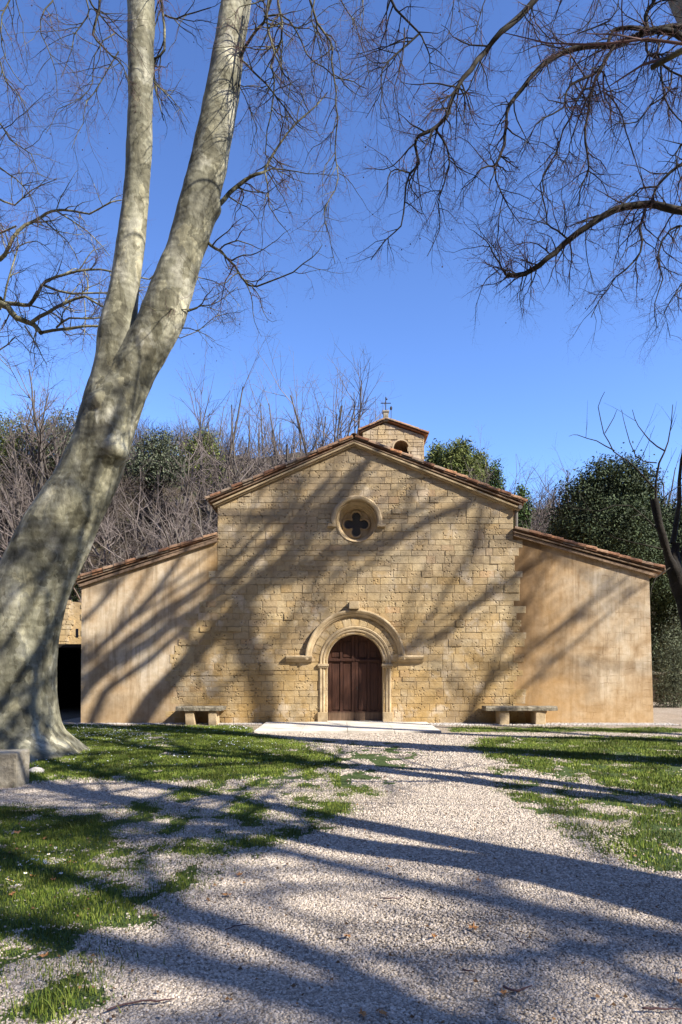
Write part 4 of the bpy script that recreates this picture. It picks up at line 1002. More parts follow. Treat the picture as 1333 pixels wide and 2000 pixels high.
for px, Y0, Y1, r0, r1 in R3L:
    p_, r_ = pixlimb(px, Y0, Y1, r0, r1); p_, r_ = smoothpath(p_, r_, 2, .035, rt3); out.append((0, p_, r_)); spawn(p_, r_, 0, ST3, rt3, out, .05, 1.0)
for u in ((990,537),(1035,530)):                # upright water shoots near the end of the low limb
    for k in range(10):
        grow(P(u[0]+rt3.uniform(-15, 15), u[1], 11), Vector((rt3.uniform(-.7,.2), rt3.uniform(-.3,.3), 1)).normalized(), rt3.uniform(.6, 1.2), .007, 2, ST3, rt3, out)
emit(T3, O3, out, M['branch'], seeds=240, r=rt3)

# ---- trees outside the picture that throw the shadows on gravel and facade
def shade_tree(loc, stems, label, seed, mult=1.0):
    r = random.Random(seed); e = empty('plane_tree', loc); tag(e, label, 'tree', 'bare plane trees on the square'); out = []; L_ = []
    for pts, rad in stems:
        p_, q_ = smoothpath([Vector(p) for p in pts], rad, 3, .07, r); L_.append((p_, q_)); spawn(p_[4:], q_[4:], 0, SB, r, out, .15, mult)
    solid_trunk(e, loc, L_, M['bark'], .2, (), .02, sides=16); emit(e, loc, out, M['bark_branch'])
shade_tree((18.2, 8.2, 0), [
    ([(18.2,8.2,-.2),(18.1,8.3,5),(17.5,8.6,12),W(470,1210,18.2),W(560,1130,18),W(700,1075,18),W(850,1020,17.8),W(990,950,17.5)], [.55,.4,.24,.2,.18,.16,.12,.05]),
    ([(18.1,8.3,5),(19,8.6,11),W(720,1350,18.3),W(820,1270,18.2),W(1010,1130,18),W(1150,1010,18)], [.35,.22,.11,.09,.08,.04]),
    ([(18.1,8.3,4),(21,8.4,11),W(930,1350,19),W(1060,1260,19),W(1240,1150,19)], [.36,.26,.08,.07,.04])],
    'bare plane tree standing outside the picture far to the right', 31, .95)
shade_tree((6.9, .9, 0), [
    ([(6.9,.9,-.2),(6.8,1.3,2.5),(6.4,2.3,5),(6.2,3.1,8),(5.9,4.0,12),(5.6,4.8,17)], [.42,.32,.25,.2,.13,.05]),
    ([(6.8,1.3,2.5),(7.4,2.4,5),(7.7,3.5,9),(8.0,4.6,14),(8.2,5.2,18)], [.26,.2,.15,.10,.05])],
    'bare plane tree standing outside the picture just right of the camera', 32, 2.6)
shade_tree((9.4, 4.6, 0), [
    ([(9.4,4.6,-.2),(9.2,4.9,3),(8.7,5.6,6.5),(8.3,6.4,11),(8.0,6.9,16)], [.40,.3,.22,.14,.05]),
    ([(9.2,4.9,3),(10.0,5.2,7),(10.6,5.4,12),(10.8,5.6,17)], [.22,.18,.12,.05])],
    'bare plane tree standing outside the picture between its neighbours on the right', 33, 1.9)
shade_tree((15.0, -6.4, 0), [
    ([(15,-6.4,-.2),(14.8,-6.2,4),(14.2,-5.7,9),(13.8,-5.2,14),(13.4,-5,20)], [.5,.36,.26,.16,.06]),
    ([(14.8,-6.2,4),(16.0,-5.8,9),(17,-5.0,15),(17.4,-4.6,20)], [.3,.22,.14,.06]),
    ([(14.8,-6.2,4),(12.2,-4.2,8),(9.6,-1.9,11),(8.4,-.3,13.5),(7.8,.6,16)], [.24,.13,.10,.08,.04])],
    'bare plane tree standing outside the picture behind the camera', 34, 3.2)

# ---- small leaning tree at the right edge
rt4 = random.Random(3)
T4 = empty('small_tree', (5.95, 11.2, 0)); tag(T4, 'small dark leaning tree with bare upright shoots at the right edge', 'tree'); O4 = tuple(T4.location)
l4 = [smoothpath([Vector((6.05,11.2,-.2)), P(1388,1420,11.2), P(1374,1330,11.2), P(1356,1250,11.2), P(1338,1180,11.2), P(1322,1120,11.2), P(1322,1060,11.2)], [.2,.13,.115,.115,.12,.12,.085], 3),
      smoothpath([P(1326,1145,11.2), P(1306,1085,11.1), P(1293,1040,11), P(1278,975,11)], [.10,.07,.05,.035], 3)]
solid_trunk(T4, O4, l4, M['dark_shade_bark'], .05, ((P(1322,1110,11.0), .16, .05), (P(1345,1200,11.0), .13, .04)), .022)
out = []
S4 = dict(STY, wig=[.1,.12,.16,.2,.2], grav=[0,.06,.05,.04,0], ln=[0,.7,.35,.18,.1], dens=[.9,1.4,1.6,0,0], rad=[0,.009,.005,.003,.002], maxl=3)
for px, Y0, Y1, r0, r1 in [
 ([(1318,1060),(1325,980),(1333,900),(1345,820)], 11.2, 11.2, 9, 2), ([(1292,1040),(1280,975),(1290,905),(1308,860),(1315,790)], 11, 11, 5, 1),
 ([(1300,880),(1270,860),(1248,832),(1236,800)], 11, 10.8, 2.5, .8), ([(1285,960),(1260,935),(1228,900),(1200,880),(1180,845),(1170,795),(1182,765)], 11, 10.8, 3, .8),
 ([(1200,880),(1165,862),(1130,850),(1112,852)], 10.8, 10.7, 2, .6), ([(1182,845),(1200,815),(1206,800)], 10.8, 10.8, 1.6, .6), ([(1290,1040),(1230,985),(1170,1000),(1110,990)], 11, 10.7, 2.4, .7),
 ([(1296,1075),(1240,1060),(1200,1050),(1170,1020),(1130,960)], 11, 10.7, 2.4, .7), ([(1290,985),(1310,960),(1345,945)], 11, 10.9, 2, 1), ([(1285,905),(1240,890),(1225,840),(1215,800)], 11, 11, 2, .7),
 ([(1310,1110),(1280,1130),(1272,1165),(1300,1150)], 11, 10.8, 2.4, .8), ([(1318,1120),(1345,1060),(1370,960),(1390,850)], 11.2, 11.2, 8, 2)]:
    p_, r_ = pixlimb(px, Y0, Y1, r0, r1); p_, r_ = smoothpath(p_, r_, 2, .04, rt4); out.append((0, p_, r_)); spawn(p_, r_, 0, S4, rt4, out, .1, 1.2)
emit(T4, O4, out, M['branch'], M['branch'])

# ------------------------------------------------------------------ woods behind
def bare_proto(seed, h, spread, upright):
    r = random.Random(seed); out = []
    S = dict(seg=[.8,.55,.4,.3,.25], wig=[.10,.16,.24,.3,.3], grav=[.05,upright,upright*.8,.03,.0], dens=[0,1.9,3.2,3.6,0], ln=[0,h*.55,h*.20,.85,.42], rad=[0,.065,.026,.017,.013], ang=[0,(15,55),(25,60),(25,65),(25,65)], maxl=4)
    for k in range(r.choice([1, 2])):
        p = Vector((r.uniform(-.3,.3), r.uniform(-.3,.3), -.3)); d = Vector((r.uniform(-.25,.25), r.uniform(-.25,.25), 1)).normalized(); L = h*r.uniform(.35, .5); pts = [p.copy()]; rad = [.12]; n = 6
        for i in range(n): d = (d+rvec(r)*.12).normalized(); p = p+d*L/n; pts.append(p.copy()); rad.append(.12-.05*(i+1)/n)
        out.append((0, pts, rad))
        for q in range(r.choice([5, 6, 7])):
            i = r.choice([2, 3, 4, 5, 6, 6, 6]); a_ = r.uniform(0, 6.3); sp = r.uniform(.15, 1.0)*spread*2
            grow(pts[i], Vector((math.cos(a_)*sp, math.sin(a_)*sp, 1)).normalized(), h*.58*r.uniform(.7, 1.05)*(1.25-.09*i), .06, 1, S, r, out)
    B = Tubes(); T = Tubes()
    for lvl, p_, q_ in out: (B if lvl <= 1 else T).add(p_, q_, 5 if lvl == 0 else (4 if lvl == 1 else 3))
    a = B.build('trunk', M['far_bark']); b = T.build('crown', M['far_twig'], sm=False)
    ma, mb_ = a.data, b.data; bpy.data.objects.remove(a); bpy.data.objects.remove(b)
    zs = sorted(p_[-1].z for _, p_, _ in out)
    return ma, mb_, zs[int(len(zs)*.985)]
BP = [bare_proto(1, 8, .34, .10), bare_proto(2, 9, .30, .16), bare_proto(3, 7, .42, .04), bare_proto(4, 8, .38, .08), bare_proto(6, 9, .26, .2)]
def place(name, meshes, loc, rz, sc_, label, cat, group):
    e = empty(name, loc); e.rotation_euler = (0, 0, rz); e.scale = sc_; tag(e, label, cat, group)
    for nm, me in meshes:
        o = bpy.data.objects.new(nm, me); link(o, e)
    return e
rb = random.Random(12)
BARE = [ # px, top row, distance, proto, width factor, label
 (25,735,44,0,1.2,'grey bare tree at the left edge on the wooded slope'),
 (95,742,41,1,1.1,'grey bare tree just left of the big leaning trunk, high on the slope'),
 (165,745,47,4,1.2,'bare tree on the slope half hidden behind the leaning trunk'),
 (325,795,46,1,1.0,'bare tree on the slope just right of the forked trunk'),
 (372,800,50,4,.8,'slim pale bare tree rising behind the left end of the nave roof'),
 (405,798,49,4,.7,'slender upright bare tree with a greenish stem, left of the tall grey clump'),
 (447,778,45,4,.9,'tall grey bare tree, leftmost of the tall clump above the nave roof'),
 (490,768,46,1,.9,'tall bare tree, second from the left in the clump above the nave roof'),
 (524,766,49,4,.9,'tallest bare tree of the clump above the nave roof'),
 (575,776,46,1,1.0,'tall bare tree right of the tallest one above the nave roof'),
 (618,792,47,0,.9,'bare tree lower than its neighbours above the nave roof'),
 (660,800,50,3,.9,'small bare tree just left of the gable peak'),
 (10,880,35,2,1.4,'low spreading bare tree at the left edge beneath the slope'),
 (70,905,33,3,1.4,'low brown bare tree touching the left side of the leaning trunk'),
 (215,930,34,2,1.4,'low spreading bare tree right of the trunk above the left aisle roof'),
 (285,900,36,3,1.3,'dense brown bare tree above the middle of the left aisle roof'),
 (340,930,34,2,1.3,'spreading bare tree with dark stem beside the nave eave'),
 (390,900,38,0,1.2,'bare tree whose branches touch the left nave eave'),
 (250,860,42,1,1.2,'bare tree midway up the slope right of the leaning trunk'),
 (395,860,44,3,1.2,'wide bare tree midway up the slope behind the nave eave'),
 (120,850,42,3,1.2,'wide bare tree midway up the slope left of the leaning trunk'),
 (540,850,44,2,1.3,'spreading bare tree low behind the nave roof left of the peak'),
 (465,860,43,3,1.3,'low bare tree behind the left slope of the nave roof'),
 (610,850,44,3,1.2,'low bare tree behind the nave roof near the gable peak'),
 (962,842,47,4,.8,'pale bare tree, left of the trio right of the pines'),
 (992,848,48,1,.7,'pale bare tree, middle of the trio right of the pines'),
 (1030,862,47,1,.9,'pale bare tree, right of the trio beside the ivy'),
 (1068,900,48,3,.9,'small hazy bare tree left of the dark holm oak'),
 (1120,925,46,0,1.1,'bare tree peeping over the left shoulder of the dark holm oak'),
 (1272,868,43,1,1.1,'pale bare tree rising behind the dark holm oak'),
 (1318,850,45,4,1.1,'pale bare tree at the right edge behind the small leaning tree'),
 (925,895,43,2,1.0,'short bare tree among the pines right of the bell tower'),
 (1050,950,42,3,1.2,'low bare tree above the right nave eave'),
 (980,900,43,2,1.3,'low brown bare tree under the pale trio right of the pines'),
 (1010,890,45,3,1.3,'brown bare tree behind the ivy covered trunk'),
 (1085,915,44,0,1.3,'brown bare tree just left of the dark holm oak'),
 (1105,950,40,2,1.3,'low tangled bare tree above the right aisle roof by the oak'),
 (950,905,44,3,1.2,'low brown bare tree under the small pine'),
 (1140,905,48,1,1.1,'bare tree showing over the dark holm oak crown'),
 (50,800,43,0,1.3,'grey bare tree high on the slope in the left corner of the wood'),
 (130,790,45,2,1.2,'wide bare crown high on the slope left of the leaning trunk'),
 (260,800,47,3,1.2,'bare crown showing just right of the trunk fork'),
 (430,830,45,2,1.2,'rounded bare crown under the slender upright tree'),
 (590,830,45,2,1.2,'rounded bare crown close behind the left nave slope'),
 (350,850,42,1,1.3,'bare tree with rounded crown left of the nave eave'),
]
for px, py, Yd, pi, wf, lab in BARE:
    x = (px-666.5)/F*Yd; zb = float(H(x, Yd)); zt = EYE+(HZ-py)/F*Yd; ma, mc, ph = BP[pi]; s = (zt-zb)/ph*(1.17 if (py < 812 and px > 400) else 1.07 if py < 812 else .98)
    place('bare_tree', (('trunk', ma), ('crown', mc)), (x, Yd, zb-.1), rb.uniform(0, 6.3), (s*wf*.9, s*wf*.9, s), lab, 'tree', 'bare winter trees on the hillside')
# evergreen crowns: leaf clumps spread through an uneven volume
def leaf_cloud(name, blobs, n, size, mat, parent, seed, clump=.25, needle=False):
    r = np.random.default_rng(seed); C = []; tot = sum(b[3]*b[4]*b[5] for b in blobs)
    for (bx_, by_, bz_, rx, ry, rz) in blobs:
        k = int(n*rx*ry*rz/tot)+10
        d = r.normal(size=(k, 3)); d /= np.linalg.norm(d, axis=1, keepdims=True); rad = r.uniform(.62, 1.0, k)**.6
        lob = np.array([mnoise.noise(Vector(v)*2.3+Vector((seed, bx_, 0))) for v in d]); rad = rad*(1+.5*lob)
        C.append(np.stack([bx_+d[:, 0]*rx*rad, by_+d[:, 1]*ry*rad, bz_+d[:, 2]*rz*rad], 1))
    C = np.concatenate(C); m = 9; k = len(C)
    ctr = np.repeat(C, m, 0)+r.normal(size=(k*m, 3))*clump*np.array([1, 1, .75])
    a = r.normal(size=(k*m, 3)); a /= np.linalg.norm(a, axis=1, keepdims=True); b = np.cross(a, r.normal(size=(k*m, 3))); b /= np.linalg.norm(b, axis=1, keepdims=True)+1e-9
    s = size*r.uniform(.6, 1.4, (k*m, 1)); wd = .28 if needle else .5
    V = np.stack([ctr-a*s, ctr+b*s*wd, ctr+a*s, ctr-b*s*wd], 1).reshape(-1, 3); Fq = np.arange(len(V)).reshape(-1, 4)
    return mesh_np(name, V, Fq, mat, parent)
def evergreen(name, px, pyt, pyb, Yd, wpx, blobs, n, size, mat, label, seed, tr=.25, clump=.25, needle=False, group=None, cat='tree'):
    """blobs given in units of crown half-width / height (0..1)"""
    x = (px-666.5)/F*Yd; g = float(H(x, Yd)); zt = EYE+(HZ-pyt)/F*Yd; zb = EYE+(HZ-pyb)/F*Yd; hw = wpx/F*Yd/2; h = zt-zb
    e = empty(name, (x, Yd, g)); tag(e, label, cat, group)
    bl_ = [(b[0]*hw, b[1]*hw, zb-g+b[2]*h, b[3]*hw, b[3]*hw, b[4]*h) for b in blobs]
    T = Tubes(); r = random.Random(seed)
    T.add([Vector((0, 0, -.4)), Vector((.05*hw, 0, (zb-g)*.6+.2)), Vector((0, 0, zb-g+h*.5)), Vector((0, 0, zb-g+h*.85))], [tr, tr*.8, tr*.5, tr*.12], 8)
    for b in bl_: T.add([Vector((0, 0, max(.1, zb-g+h*.15))), Vector((b[0]*.5, b[1]*.5, (b[2]+zb-g)/2+.2)), Vector(b[:3])], [tr*.45, tr*.3, tr*.08], 6)
    T.build('trunk', M['dark_shade_bark'], e); leaf_cloud('crown', bl_, n, size, mat, e, seed, clump, needle)
    return e
big = [(-.45,0,.45,.5,.42),(.1,0,.62,.55,.38),(.5,.1,.42,.48,.42),(-.1,-.3,.35,.6,.35),(-.65,0,.25,.33,.25),(.75,0,.2,.3,.25),(-.2,0,.82,.3,.2),(.35,0,.84,.3,.18)]
evergreen('holm_oak', 1195, 903, 1150, 31, 235, big, 9500, .06, M['oak_leaf'], 'big rounded dark evergreen oak behind the right aisle roof', 1, .35, .22)
evergreen('holm_oak', 1335, 985, 1200, 33, 150, big, 4200, .06, M['oak_leaf'], 'dark evergreen oak at the right edge beside the bigger one', 2, .3, .22)
evergreen('holm_oak', 1118, 1010, 1140, 34, 120, big, 3000, .06, M['oak_leaf'], 'low dark evergreen mass left of the big oak above the tiles', 3, .25, .22)
pine = [(0,0,.85,.45,.2),(-.3,0,.6,.5,.25),(.35,0,.5,.5,.25),(-.1,0,.3,.7,.25),(.5,0,.25,.45,.2),(-.55,0,.3,.4,.2)]
evergreen('pine_tree', 897, 868, 965, 45, 88, pine, 1700, .11, M['pine_leaf'], 'bright green pine right of the bell tower', 4, .2, .25, True, 'pines behind the nave')
evergreen('pine_tree', 858, 874, 965, 46, 60, pine, 1200, .11, M['pine_leaf'], 'green pine touching the right side of the bell tower', 5, .2, .25, True, 'pines behind the nave')
evergreen('pine_tree', 935, 890, 960, 47, 50, pine, 900, .11, M['pine_leaf'], 'small green pine beside the pale bare trio', 6, .2, .25, True, 'pines behind the nave')
ivy = [(0,0,.8,.5,.22),(.2,0,.5,.6,.3),(-.2,0,.25,.8,.3)]
evergreen('ivy_clad_tree', 1020, 950, 1045, 40, 44, ivy, 380, .07, M['ivy_leaf'], 'green ivy covered trunk above the right nave eave', 7, .15, .15)
evergreen('ivy_clad_tree', 968, 905, 985, 42, 34, ivy, 300, .07, M['ivy_leaf'], 'green ivy covered trunk left of the pale bare trio', 8, .15, .15)
for i, (px, pt, pb, Yd, wd, lab) in enumerate([(130,815,930,47,150,'olive green evergreen on the hilltop left of the leaning trunk'), (20,820,940,46,150,'olive green evergreen on the hilltop at the left edge'), (312,850,950,45,100,'olive green evergreen on the slope right of the forked trunk'), (398,845,950,47,80,'olive green evergreen below the slim bare trees'), (225,850,930,50,120,'olive green evergreen on the hilltop behind the leaning trunk')]):
    evergreen('evergreen_tree', px, pt, pb, Yd, wd, pine, 1300, .075, M['pine_leaf'] if i % 2 else M['olive_leaf'], lab, 20+i, .2, .3, False, 'evergreens on the hilltop')
shr = [(0,0,.12,.8,.22),(-.4,0,.4,.5,.4),(.3,0,.5,.6,.45),(0,-.2,.3,.7,.35)]
evergreen('shrub', 1316, 1190, 1378, 28.5, 90, shr, 1500, .05, M['olive_leaf'], 'grey green shrub right of the church behind the low wall', 40, .06, .15, True, cat='shrub')
evergreen('shrub', 1310, 1120, 1310, 34, 190, shr, 3000, .06, M['oak_leaf'], 'dark shrub in the gap between church and leaning tree', 41, .08, .15, cat='shrub')
evergreen('shrub', 95, 1110, 1190, 36, 130, shr, 1200, .07, M['oak_leaf'], 'dark shrub behind the leaning trunk above the stone outbuilding', 42, .08, .15, cat='shrub')

# undergrowth over the hillside
ru = np.random.default_rng(4); T = Tubes(); ruu = random.Random(8)
for k in range(5200):
    x = ru.uniform(-42, 40); y = ru.uniform(31, 64)
    if y < 47 and -9 < x < 14: continue
    if x > 12 and y < 44: continue
    z = float(H(x, y))
    for j in range(4):
        p = Vector((x, y, z)); d = Vector((ruu.uniform(-.7,.7), ruu.uniform(-.7,.7), 1)).normalized(); hgt = ruu.uniform(.8, 2.8); pts = [p]
        for q in range(4): d = (d+rvec(ruu)*.3).normalized(); p = p+d*hgt/4; pts.append(p)
        T.add(pts, [.025, .02, .015, .010, .005], 3)
        for q in range(3):
            b0 = pts[2].lerp(pts[4], ruu.random()); dd = (d+rvec(ruu)*.9).normalized(); T.add([b0, b0+dd*.35+rvec(ruu)*.05, b0+dd*.8], [.01, .008, .004], 3)
tag(T.build('undergrowth', M['brush'], sm=False), 'tangled bare brush covering the hillside behind the church', 'undergrowth', kind='stuff')

# ------------------------------------------------------------------ left gap: terrace with a dark opening, outbuilding above
def P2(px, py, Yd): return P(px, py, Yd)
mb = MB(); Yt = 24.0; zt = 1.6+(HZ-1258)/F*Yt
xl, xr = -13.5, -8.05
mb.prism([(xl, -.2), (-11.2, -.2), (-11.2, zt-.12), (xl, zt-.12)], Yt, Yt+.4)
mb.box(xl, xr, Yt, Yt+.4, zt-.119, zt); mb.box(-8.2, xr, Yt, Yt+.4, -.2, zt-.12)
mb.box(xl, xr, Yt+.4, Yt+5.5, zt-.12, zt-.002); mb.box(xl, xr, Yt+5.1, Yt+5.5, -.2, zt-.121); mb.box(-11.5, -11.21, Yt+.4, Yt+5.1, -.2, zt-.121); mb.box(-8.19, -8.06, Yt+.41, Yt+5.09, -.2, zt-.121)
cel = mb.build('terrace_vault', M['dark_shade_bark'], None, origin=(-10, Yt, 0)); cel.location = (-10, Yt, 0)  # near-black material puts the deep shade into the wall colour
tag(cel, 'dark open vault under a grassy terrace between the tree and the church', 'vault')
mb = MB(); Yo = 30.0; oz = zt
mb.prism([(-16, oz-2), (-11.3, oz-2), (-11.3, EYE+(HZ-1178)/F*Yo), (-16, EYE+(HZ-1150)/F*Yo)], Yo, Yo+4)
out_b = mb.build('outbuilding', M['stone'], None, origin=(-13, Yo, 0)); out_b.location = (-13, Yo, 0); tag(out_b, 'small pale stone outbuilding with a slit window above the terrace', 'outbuilding')
mb = MB(); sx0 = (151-666.5)/F*Yo
mb.box(sx0-.05, sx0+.05, -.02+0, .1, 0, 0.42)
o = MB(); o.box(sx0-.05+13, sx0+.05+13, -.015, .1, EYE+(HZ-1245)/F*Yo, EYE+(HZ-1228)/F*Yo); o.build('slit_window', M['glass'], out_b)
st = MB(); z = oz-1
while z < EYE+(HZ-1180)/F*Yo:
    h = rr.uniform(.15, .28); x = -16
    while x < -11.35:
        wd = rr.uniform(.2, .6)
        if not abs((x+x+wd)/2-sx0) < .25: st.prism([(x+.01+13, z+.01), (min(x+wd, -11.3)-.01+13, z+.01), (min(x+wd, -11.3)-.01+13, z+h-.01), (x+.01+13, z+h-.01)], -.02-rr.random()*.03, .03)
        x += wd
    z += h
st.build('rubble_facing', M['stone'], out_b)

# ------------------------------------------------------------------ low wall at the right
mb = MB(); nseg = 30
pa, pb_ = Vector((12.5, 33.0, 0)), Vector((26, 30.5, 0)); vs = []
for i in range(nseg+1):
    p = pa.lerp(pb_, i/nseg); zz = 1.42+.12*mnoise.noise(Vector((i*.4, 0, 0))); vs += [(p.x, p.y, -.2), (p.x, p.y, zz-.16), (p.x, p.y-.06, zz-.14), (p.x, p.y-.02, zz), (p.x, p.y+.4, zz), (p.x, p.y+.45, -.2)]
fs = [tuple(range(6)), tuple(nseg*6+k for k in range(5, -1, -1))]+[(i*6+k, i*6+(k+1) % 6, (i+1)*6+(k+1) % 6, (i+1)*6+k) for i in range(nseg) for k in range(6)]
mb.add(vs, fs); M['wall_shaded'] = simple('shade_toned_rubble_wall', (.05,.035,.025), (.12,.085,.06), 5, .95, .8, 12, .05); lw = mb.build('low_wall', M['wall_shaded'], None)  # the wall's shade is put into this dark base colour
mb = MB(); vs = []
for i in range(nseg+1):
    p = pa.lerp(pb_, i/nseg); zz = 1.43+.12*mnoise.noise(Vector((i*.4, 0, 0))); vs += [(p.x, p.y-.09, zz-.10), (p.x, p.y-.09, zz), (p.x, p.y+.2, zz+.05), (p.x, p.y+.46, zz-.05)]
mb.add(vs, [(0,1,2,3), tuple(nseg*4+k for k in range(3, -1, -1))]+[(i*4+k, i*4+(k+1) % 4, (i+1)*4+(k+1) % 4, (i+1)*4+k) for i in range(nseg) for k in range(4)]); mb.build('coping', M['grey_stone'], lw); tag(lw, 'low stone wall with pale coping right of the church', 'wall')

# ------------------------------------------------------------------ grass, daisies, leaves, gravel
def scatter(n, x0, x1, y0, y1, thr=.2):
    x = rng.uniform(x0, x1, n); y = rng.uniform(y0, y1, n); m = grassmask(x+rng.normal(0, .09, n), y+rng.normal(0, .16, n))*np.maximum(sstep(.2, .55, fbm(x*3.1+50, y*3.1, 3)), .75*(y < 7.8)*(x < -.9)); k = rng.random(n) < np.clip(m, 0, 1)*(m > thr)
    vis = np.abs(x) < y*.56+1.6
    return x[k & vis], y[k & vis]
def blades(x, y, hmin, hmax, wd, lean=.6):
    n = len(x); h = rng.uniform(hmin, hmax, n)*(0.55+.9*fbm(x*2.2, y*2.2, 2)); a = rng.uniform(0, 2*np.pi, n); l = rng.uniform(0, lean, n)*h
    z0 = np.zeros(n)-.004; dx = np.cos(a); dy = np.sin(a); w_ = wd*rng.uniform(.6, 1.4, n); b = a+rng.uniform(.8, 2.2, n); wxv = np.cos(b)*w_; wyv = np.sin(b)*w_
    A = np.stack([x-wxv, y-wyv, z0], 1); B = np.stack([x+wxv, y+wyv, z0], 1)
    C = np.stack([x+dx*l*.4+wxv*.7, y+dy*l*.4+wyv*.7, h*.6], 1); D = np.stack([x+dx*l*.4-wxv*.7, y+dy*l*.4-wyv*.7, h*.6], 1)
    E = np.stack([x+dx*l, y+dy*l, h], 1)
    V = np.stack([A, B, C, D, E], 1).reshape(-1, 3); i = np.arange(n)*5
    F_ = np.concatenate([np.stack([i, i+1, i+2], 1), np.stack([i, i+2, i+3], 1), np.stack([i+3, i+2, i+4], 1)])
    return V, F_
parts = []
for (n, a, b, c, d, h0, h1, wd) in ((330000, -9, -.0, 9, 19.5, .02, .055, .0045), (200000, 1.5, 9, 9.0, 19.5, .02, .05, .0045), (260000, -5, 1, 3, 9.2, .012, .035, .0028), (60000, 1, 5, 4.5, 9, .015, .05, .003)):
    x, y = scatter(n, a, b, c, d); parts.append(blades(x, y, h0, h1, wd))
# taller tufts
tx_, ty_ = [], []
for (px, py, k, sp) in ((150,1900,220,.16),(110,1960,160,.12),(185,1610,150,.14),(60,1720,120,.15),(110,1760,100,.12),(280,1700,120,.12),(140,1520,60,.2)):
    g = G(px, py); tx_.append(rng.normal(g[0], sp, k)); ty_.append(rng.normal(g[1], sp, k))
parts.append(blades(np.concatenate(tx_), np.concatenate(ty_), .03, .085, .0026, 1.1))
V = []; Fs = []; b = 0
for v, f in parts: V.append(v); Fs.append(f+b); b += len(v)
g_o = mesh_np('grass', np.concatenate(V), np.concatenate(Fs), M['grass'], tri=True); tag(g_o, 'short green winter grass in patches on the gravel square', 'grass', kind='stuff')
# daisies in the far lawn: too many to count
def daisy_mesh(n, x, y, z, s):
    k = 8; ang = np.arange(k)*2*np.pi/k; V = []; Fs = []
    for i in range(n):
        t1, t2 = rng.uniform(-.4, .4, 2); r_ = s[i]
        c = np.stack([np.cos(ang)*r_, np.sin(ang)*r_, np.cos(ang)*r_*t1+np.sin(ang)*r_*t2], 1)+np.array([x[i], y[i], z[i]])
        V.append(c); Fs.append(np.array([[0,1,2,3],[0,3,4,7],[4,5,6,7]])+k*i)
    return np.concatenate(V), np.concatenate(Fs)
n = 2600; x = rng.uniform(-8, -1.2, n*3); y = rng.uniform(11, 19.2, n*3); m = grassmask(x, y)*(.25+1.6*sstep(.45, .62, fbm(x*.9+3, y*.7, 3)))*(.3+.7*sstep(13, 16.5, y)); k = rng.random(n*3) < m*.5; x, y = x[k][:n], y[k][:n]
V, Fs = daisy_mesh(len(x), x, y, rng.uniform(.03, .055, len(x)), rng.uniform(.008, .014, len(x)))
tag(mesh_np('daisies', V, Fs, M['petal']), 'scatter of tiny white daisies in the lawn before the church', 'daisies', kind='stuff')
# individual daisies in the near lawn
mb = MB(); k = 11; vs = [(0, 0, .048)]
for i in range(k*2): a = math.pi*i/k; r_ = .0135 if i % 2 else .009; vs.append((math.cos(a)*r_, math.sin(a)*r_, .050 if i % 2 else .048))
mb.add(vs, [(0, 1+i, 1+(i+1) % (2*k)) for i in range(2*k)]); pet = mb.build('petals', M['petal']); pm_ = pet.data; bpy.data.objects.remove(pet)
mb = MB(); mb.tube([(0, 0, .048), (0, 0, .0535)], [.0048, .003], 8); c_ = mb.build('centre', M['yolk']); cm_ = c_.data; bpy.data.objects.remove(c_)
mb = MB(); mb.tube([(.004, 0, 0), (.001, 0, .048)], .0012, 4); s_ = mb.build('stem', M['grass']); sm_ = s_.data; bpy.data.objects.remove(s_)
DP = [(8,1732),(20,1736),(35,1742),(42,1700),(52,1678),(60,1694),(62,1690),(70,1684),(74,1676),(78,1690),(84,1698),(88,1694),(92,1690),(100,1692),(107,1697),(120,1692),(128,1700),(132,1688),(110,1666),(48,1718),(90,1622),(45,1628),(38,1626),(150,1698),(12,1690),(118,1718),(95,1680),(66,1700),(26,1660),(75,1640)]
for i, (px, py) in enumerate(DP):
    g = G(px, py); e = empty('daisy', (g[0], g[1], 0)); e.rotation_euler = (rb.uniform(-.4, .4), rb.uniform(-.4, .4), rb.uniform(0, 6)); e.scale = (1.1,)*3
    tag(e, 'tiny white daisy standing in the near left grass', 'daisy', 'daisies in the near left grass')
    for nm, me in (('petals', pm_), ('centre', cm_), ('stem', sm_)): link(bpy.data.objects.new(nm, me), e)
